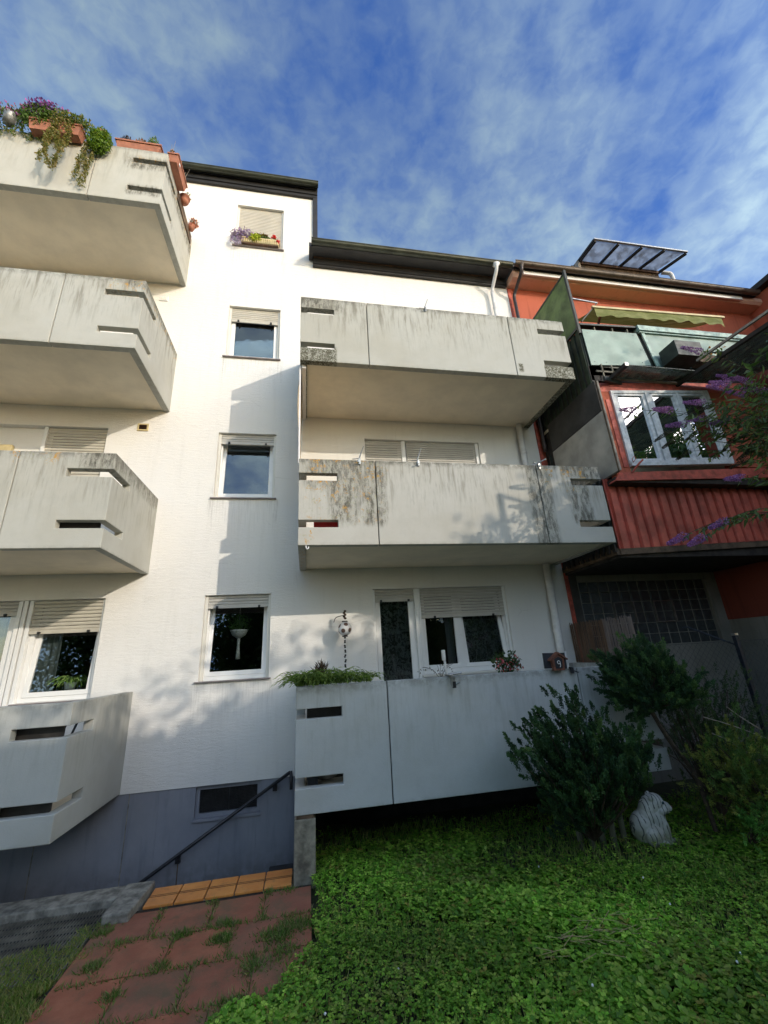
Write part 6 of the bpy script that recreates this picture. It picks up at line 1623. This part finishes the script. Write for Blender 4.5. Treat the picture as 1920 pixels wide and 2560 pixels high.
# extra leafy side shoots filling the mass at the frame edge
for k in range(90):
    c = Vector((random.uniform(5.25, 6.5), -3.0 + random.uniform(-0.35, 0.3), random.gauss(3.9, 0.33)))
    if c.x < 5.5 and abs(c.z - 3.9) > 0.35: continue
    d = Vector((-1, random.gauss(0, 0.3), random.gauss(-0.1, 0.3))).normalized()
    e = c + d * 0.35
    stem.tube([c - d * 0.1, c, e], [0.004, 0.003, 0.002], 4)
    for s_ in range(10):
        p = c.lerp(e, s_ / 9); sd = d.cross(Vector((random.gauss(0, 1), random.gauss(0, 1), 1))).normalized() * random.choice((-1, 1))
        Ps.append(p[:]); Ds.append((d * 0.5 + sd * 0.7 + Vector((0, 0, -0.5))).normalized()[:])
stem.build('stems', 'bark', bd)
Ps = np.array(Ps); Ds = np.array(Ds); n = len(Ps)
leaf_object('leaves', Ps, Ds, RNG.uniform(0.07, 0.15, n), RNG.uniform(0.022, 0.036, n), colmix(n, [(0.09, 0.145, 0.05), (0.13, 0.18, 0.06), (0.06, 0.10, 0.04)]), 'leaf', bd)
m_ = 900
tx_ = 2.1 + 2.4 * RNG.random(m_) ** 0.6; tz_ = 2.75 + RNG.random(m_) ** 1.3 * (0.10 + (tx_ - 2.1) * 0.52); tt_ = RNG.uniform(2.3, 3.3, m_)
Px = np.column_stack([tx_ + 0.785 * tt_, -1.55 - tt_, tz_ + 0.441 * tt_])
leaf_object('leaves', Px, rdir(m_, -0.4), RNG.uniform(0.08, 0.15, m_), RNG.uniform(0.03, 0.045, m_), colmix(m_, [(0.06, 0.105, 0.035), (0.045, 0.075, 0.03)]), 'leaf', bd)
leaf_object('flower_spikes', np.concatenate(Fp), np.concatenate(Fd), 0.016, 0.013, np.concatenate(Fc), 'petal', bd)
q = sum(len(a) for a in Dp)
leaf_object('seed_spikes', np.concatenate(Dp), np.concatenate(Dd), 0.012, 0.009, colmix(q, [(0.030, 0.026, 0.016), (0.05, 0.04, 0.022)]), 'leaf', bd)

# ------------------------------------------------------------------ garden behind the photographer: trees whose shade falls on the scene
def tree_meshes():
    n = 15000
    lobes = [(random.uniform(-1.0, 1.0), random.uniform(-0.8, 0.8), random.uniform(-1.3, 1.2), random.uniform(0.6, 1.0)) for _ in range(16)]
    P = []
    for (a, b, c, r) in lobes:
        m_ = n // 16; d = RNG.normal(size=(m_, 3)); d /= np.linalg.norm(d, axis=1, keepdims=True)
        P.append(np.array([a, b, c]) + d * r * (RNG.random((m_, 1)) ** 0.4))
    P = np.concatenate(P)
    return P
TP = tree_meshes()
TREE_N = ['lowest of the trees behind the photographer', 'broad garden tree beside the lowest one', 'middle tree of the row behind the photographer', 'tall narrow tree right of the middle of the row', 'very tall tree near the right end of the row', 'small bushy tree at the left of the row', 'tall tree left of the small bushy tree', 'big round tree added alone at the far left to darken a window reflection', 'slim tree in front of the row', 'tallest tree at the far right of the row']
def tree(x, y, top, wid, hgt, label):
    t = thing('garden_tree', label, 'tree', (x, y, GZ), 'trees behind the photographer')
    cz_ = top - hgt / 2
    MB().tube(smooth_path([(x, y, GZ), (x + 0.1, y, cz_ * 0.5), (x - 0.05, y + 0.05, cz_)], 4), [0.16 - 0.012 * k for k in range(9)], 8).build('trunk', 'bark', t)
    P = TP * np.array([wid / 3.2, wid / 3.6, hgt / 4.0]) + np.array([x, y, cz_])
    n = len(P)
    q_ = 1500
    Q = blob(q_, (x, y, top - 0.45), (wid * 0.62, wid * 0.4, 1.10)); cl_ = np.sin(Q[:, 0] * 3.7 + Q[:, 2] * 2.9) * np.sin(Q[:, 0] * 1.9 - Q[:, 2] * 4.3 + x)
    Q = Q[cl_ > 0.05]; n2 = len(Q)
    leaf_object('upper_foliage', Q, rdir(n2), 0.15, 0.11, colmix(n2, [(0.045, 0.09, 0.02), (0.07, 0.12, 0.03)]), 'leaf', t)
    leaf_object('crown', P, rdir(n), 0.19, 0.14, colmix(n, [(0.035, 0.075, 0.02), (0.06, 0.11, 0.03), (0.025, 0.05, 0.015)]), 'leaf', t)
# light reaches the facade from the right rear; each right-hand tree top lies on the line whose shade edge the photograph shows
for (x, y, top, w, h) in ((6.4, -12.3, 5.7, 3.6, 3.6), (8.9, -12.0, 6.5, 3.8, 4.4), (11.3, -12.2, 7.2, 3.8, 5.4), (13.9, -12.0, 9.6, 3.8, 7.2), (17.0, -12.4, 11.5, 4.8, 9.0), (3.4, -12.6, 4.3, 5.2, 4.6), (-2.4, -13.5, 8.0, 4.4, 6.5), (-8.8, -13.0, 9.5, 5.5, 8.5), (12.7, -11.4, 8.5, 3.0, 6.0), (20.5, -11.0, 12.0, 5.0, 9.0)):  # the far-left one is added, to darken a window reflection
    tree(x, y, top, w, h, TREE_N.pop(0))
hd = thing('blocking_hedge', 'unseen green planting added behind the photographer to block low sky light', 'blocking_hedge', (5, -14.8, GZ))  # added out of view to hold back low sky light
B('core', 'ground', -26, 34, -15.0, -14.6, GZ, 1.3, hd)
n = 9000
P = np.column_stack([RNG.uniform(-10, 22, n), RNG.normal(size=n) * 0.12 - 14.6, RNG.uniform(GZ, 1.5, n)])
leaf_object('foliage', P, rdir(n), 0.20, 0.15, colmix(n, [(0.04, 0.09, 0.02), (0.06, 0.12, 0.03)]), 'leaf', hd)
B('core', 'ground', -4, 13, -15.4, -15.02, GZ, 3.0, hd)  # taller piece added to cover a bright window reflection
sf = B('blocking_fence', 'oldwood', -14.2, -14.0, -14.5, 0.0, GZ, 1.2, None)  # out of view, added to cut low light from the left
tag(sf, 'long brown board fence added unseen on the far left to block low light', 'fence')
# unseen stepped blocks added far behind, cut to shade the lower facade
nb = thing('shade_blocks', 'plain unseen stepped blocks added behind the photographer to shade the lower facade', 'house', (16, -21, GZ))
for (a, b, h) in ((8.0, 10.5, 7.55), (10.5, 12.5, 7.9), (12.5, 14.5, 8.15), (14.5, 16.3, 8.5), (16.3, 17.5, 9.8), (17.5, 30, 10.7)):
    B('wall', 'plaster', a, b, -18.4, -17, GZ, h, nb)
    B('roof', 'roofdark', a, b, -18.5, -16.9, h, h + 0.12, nb)
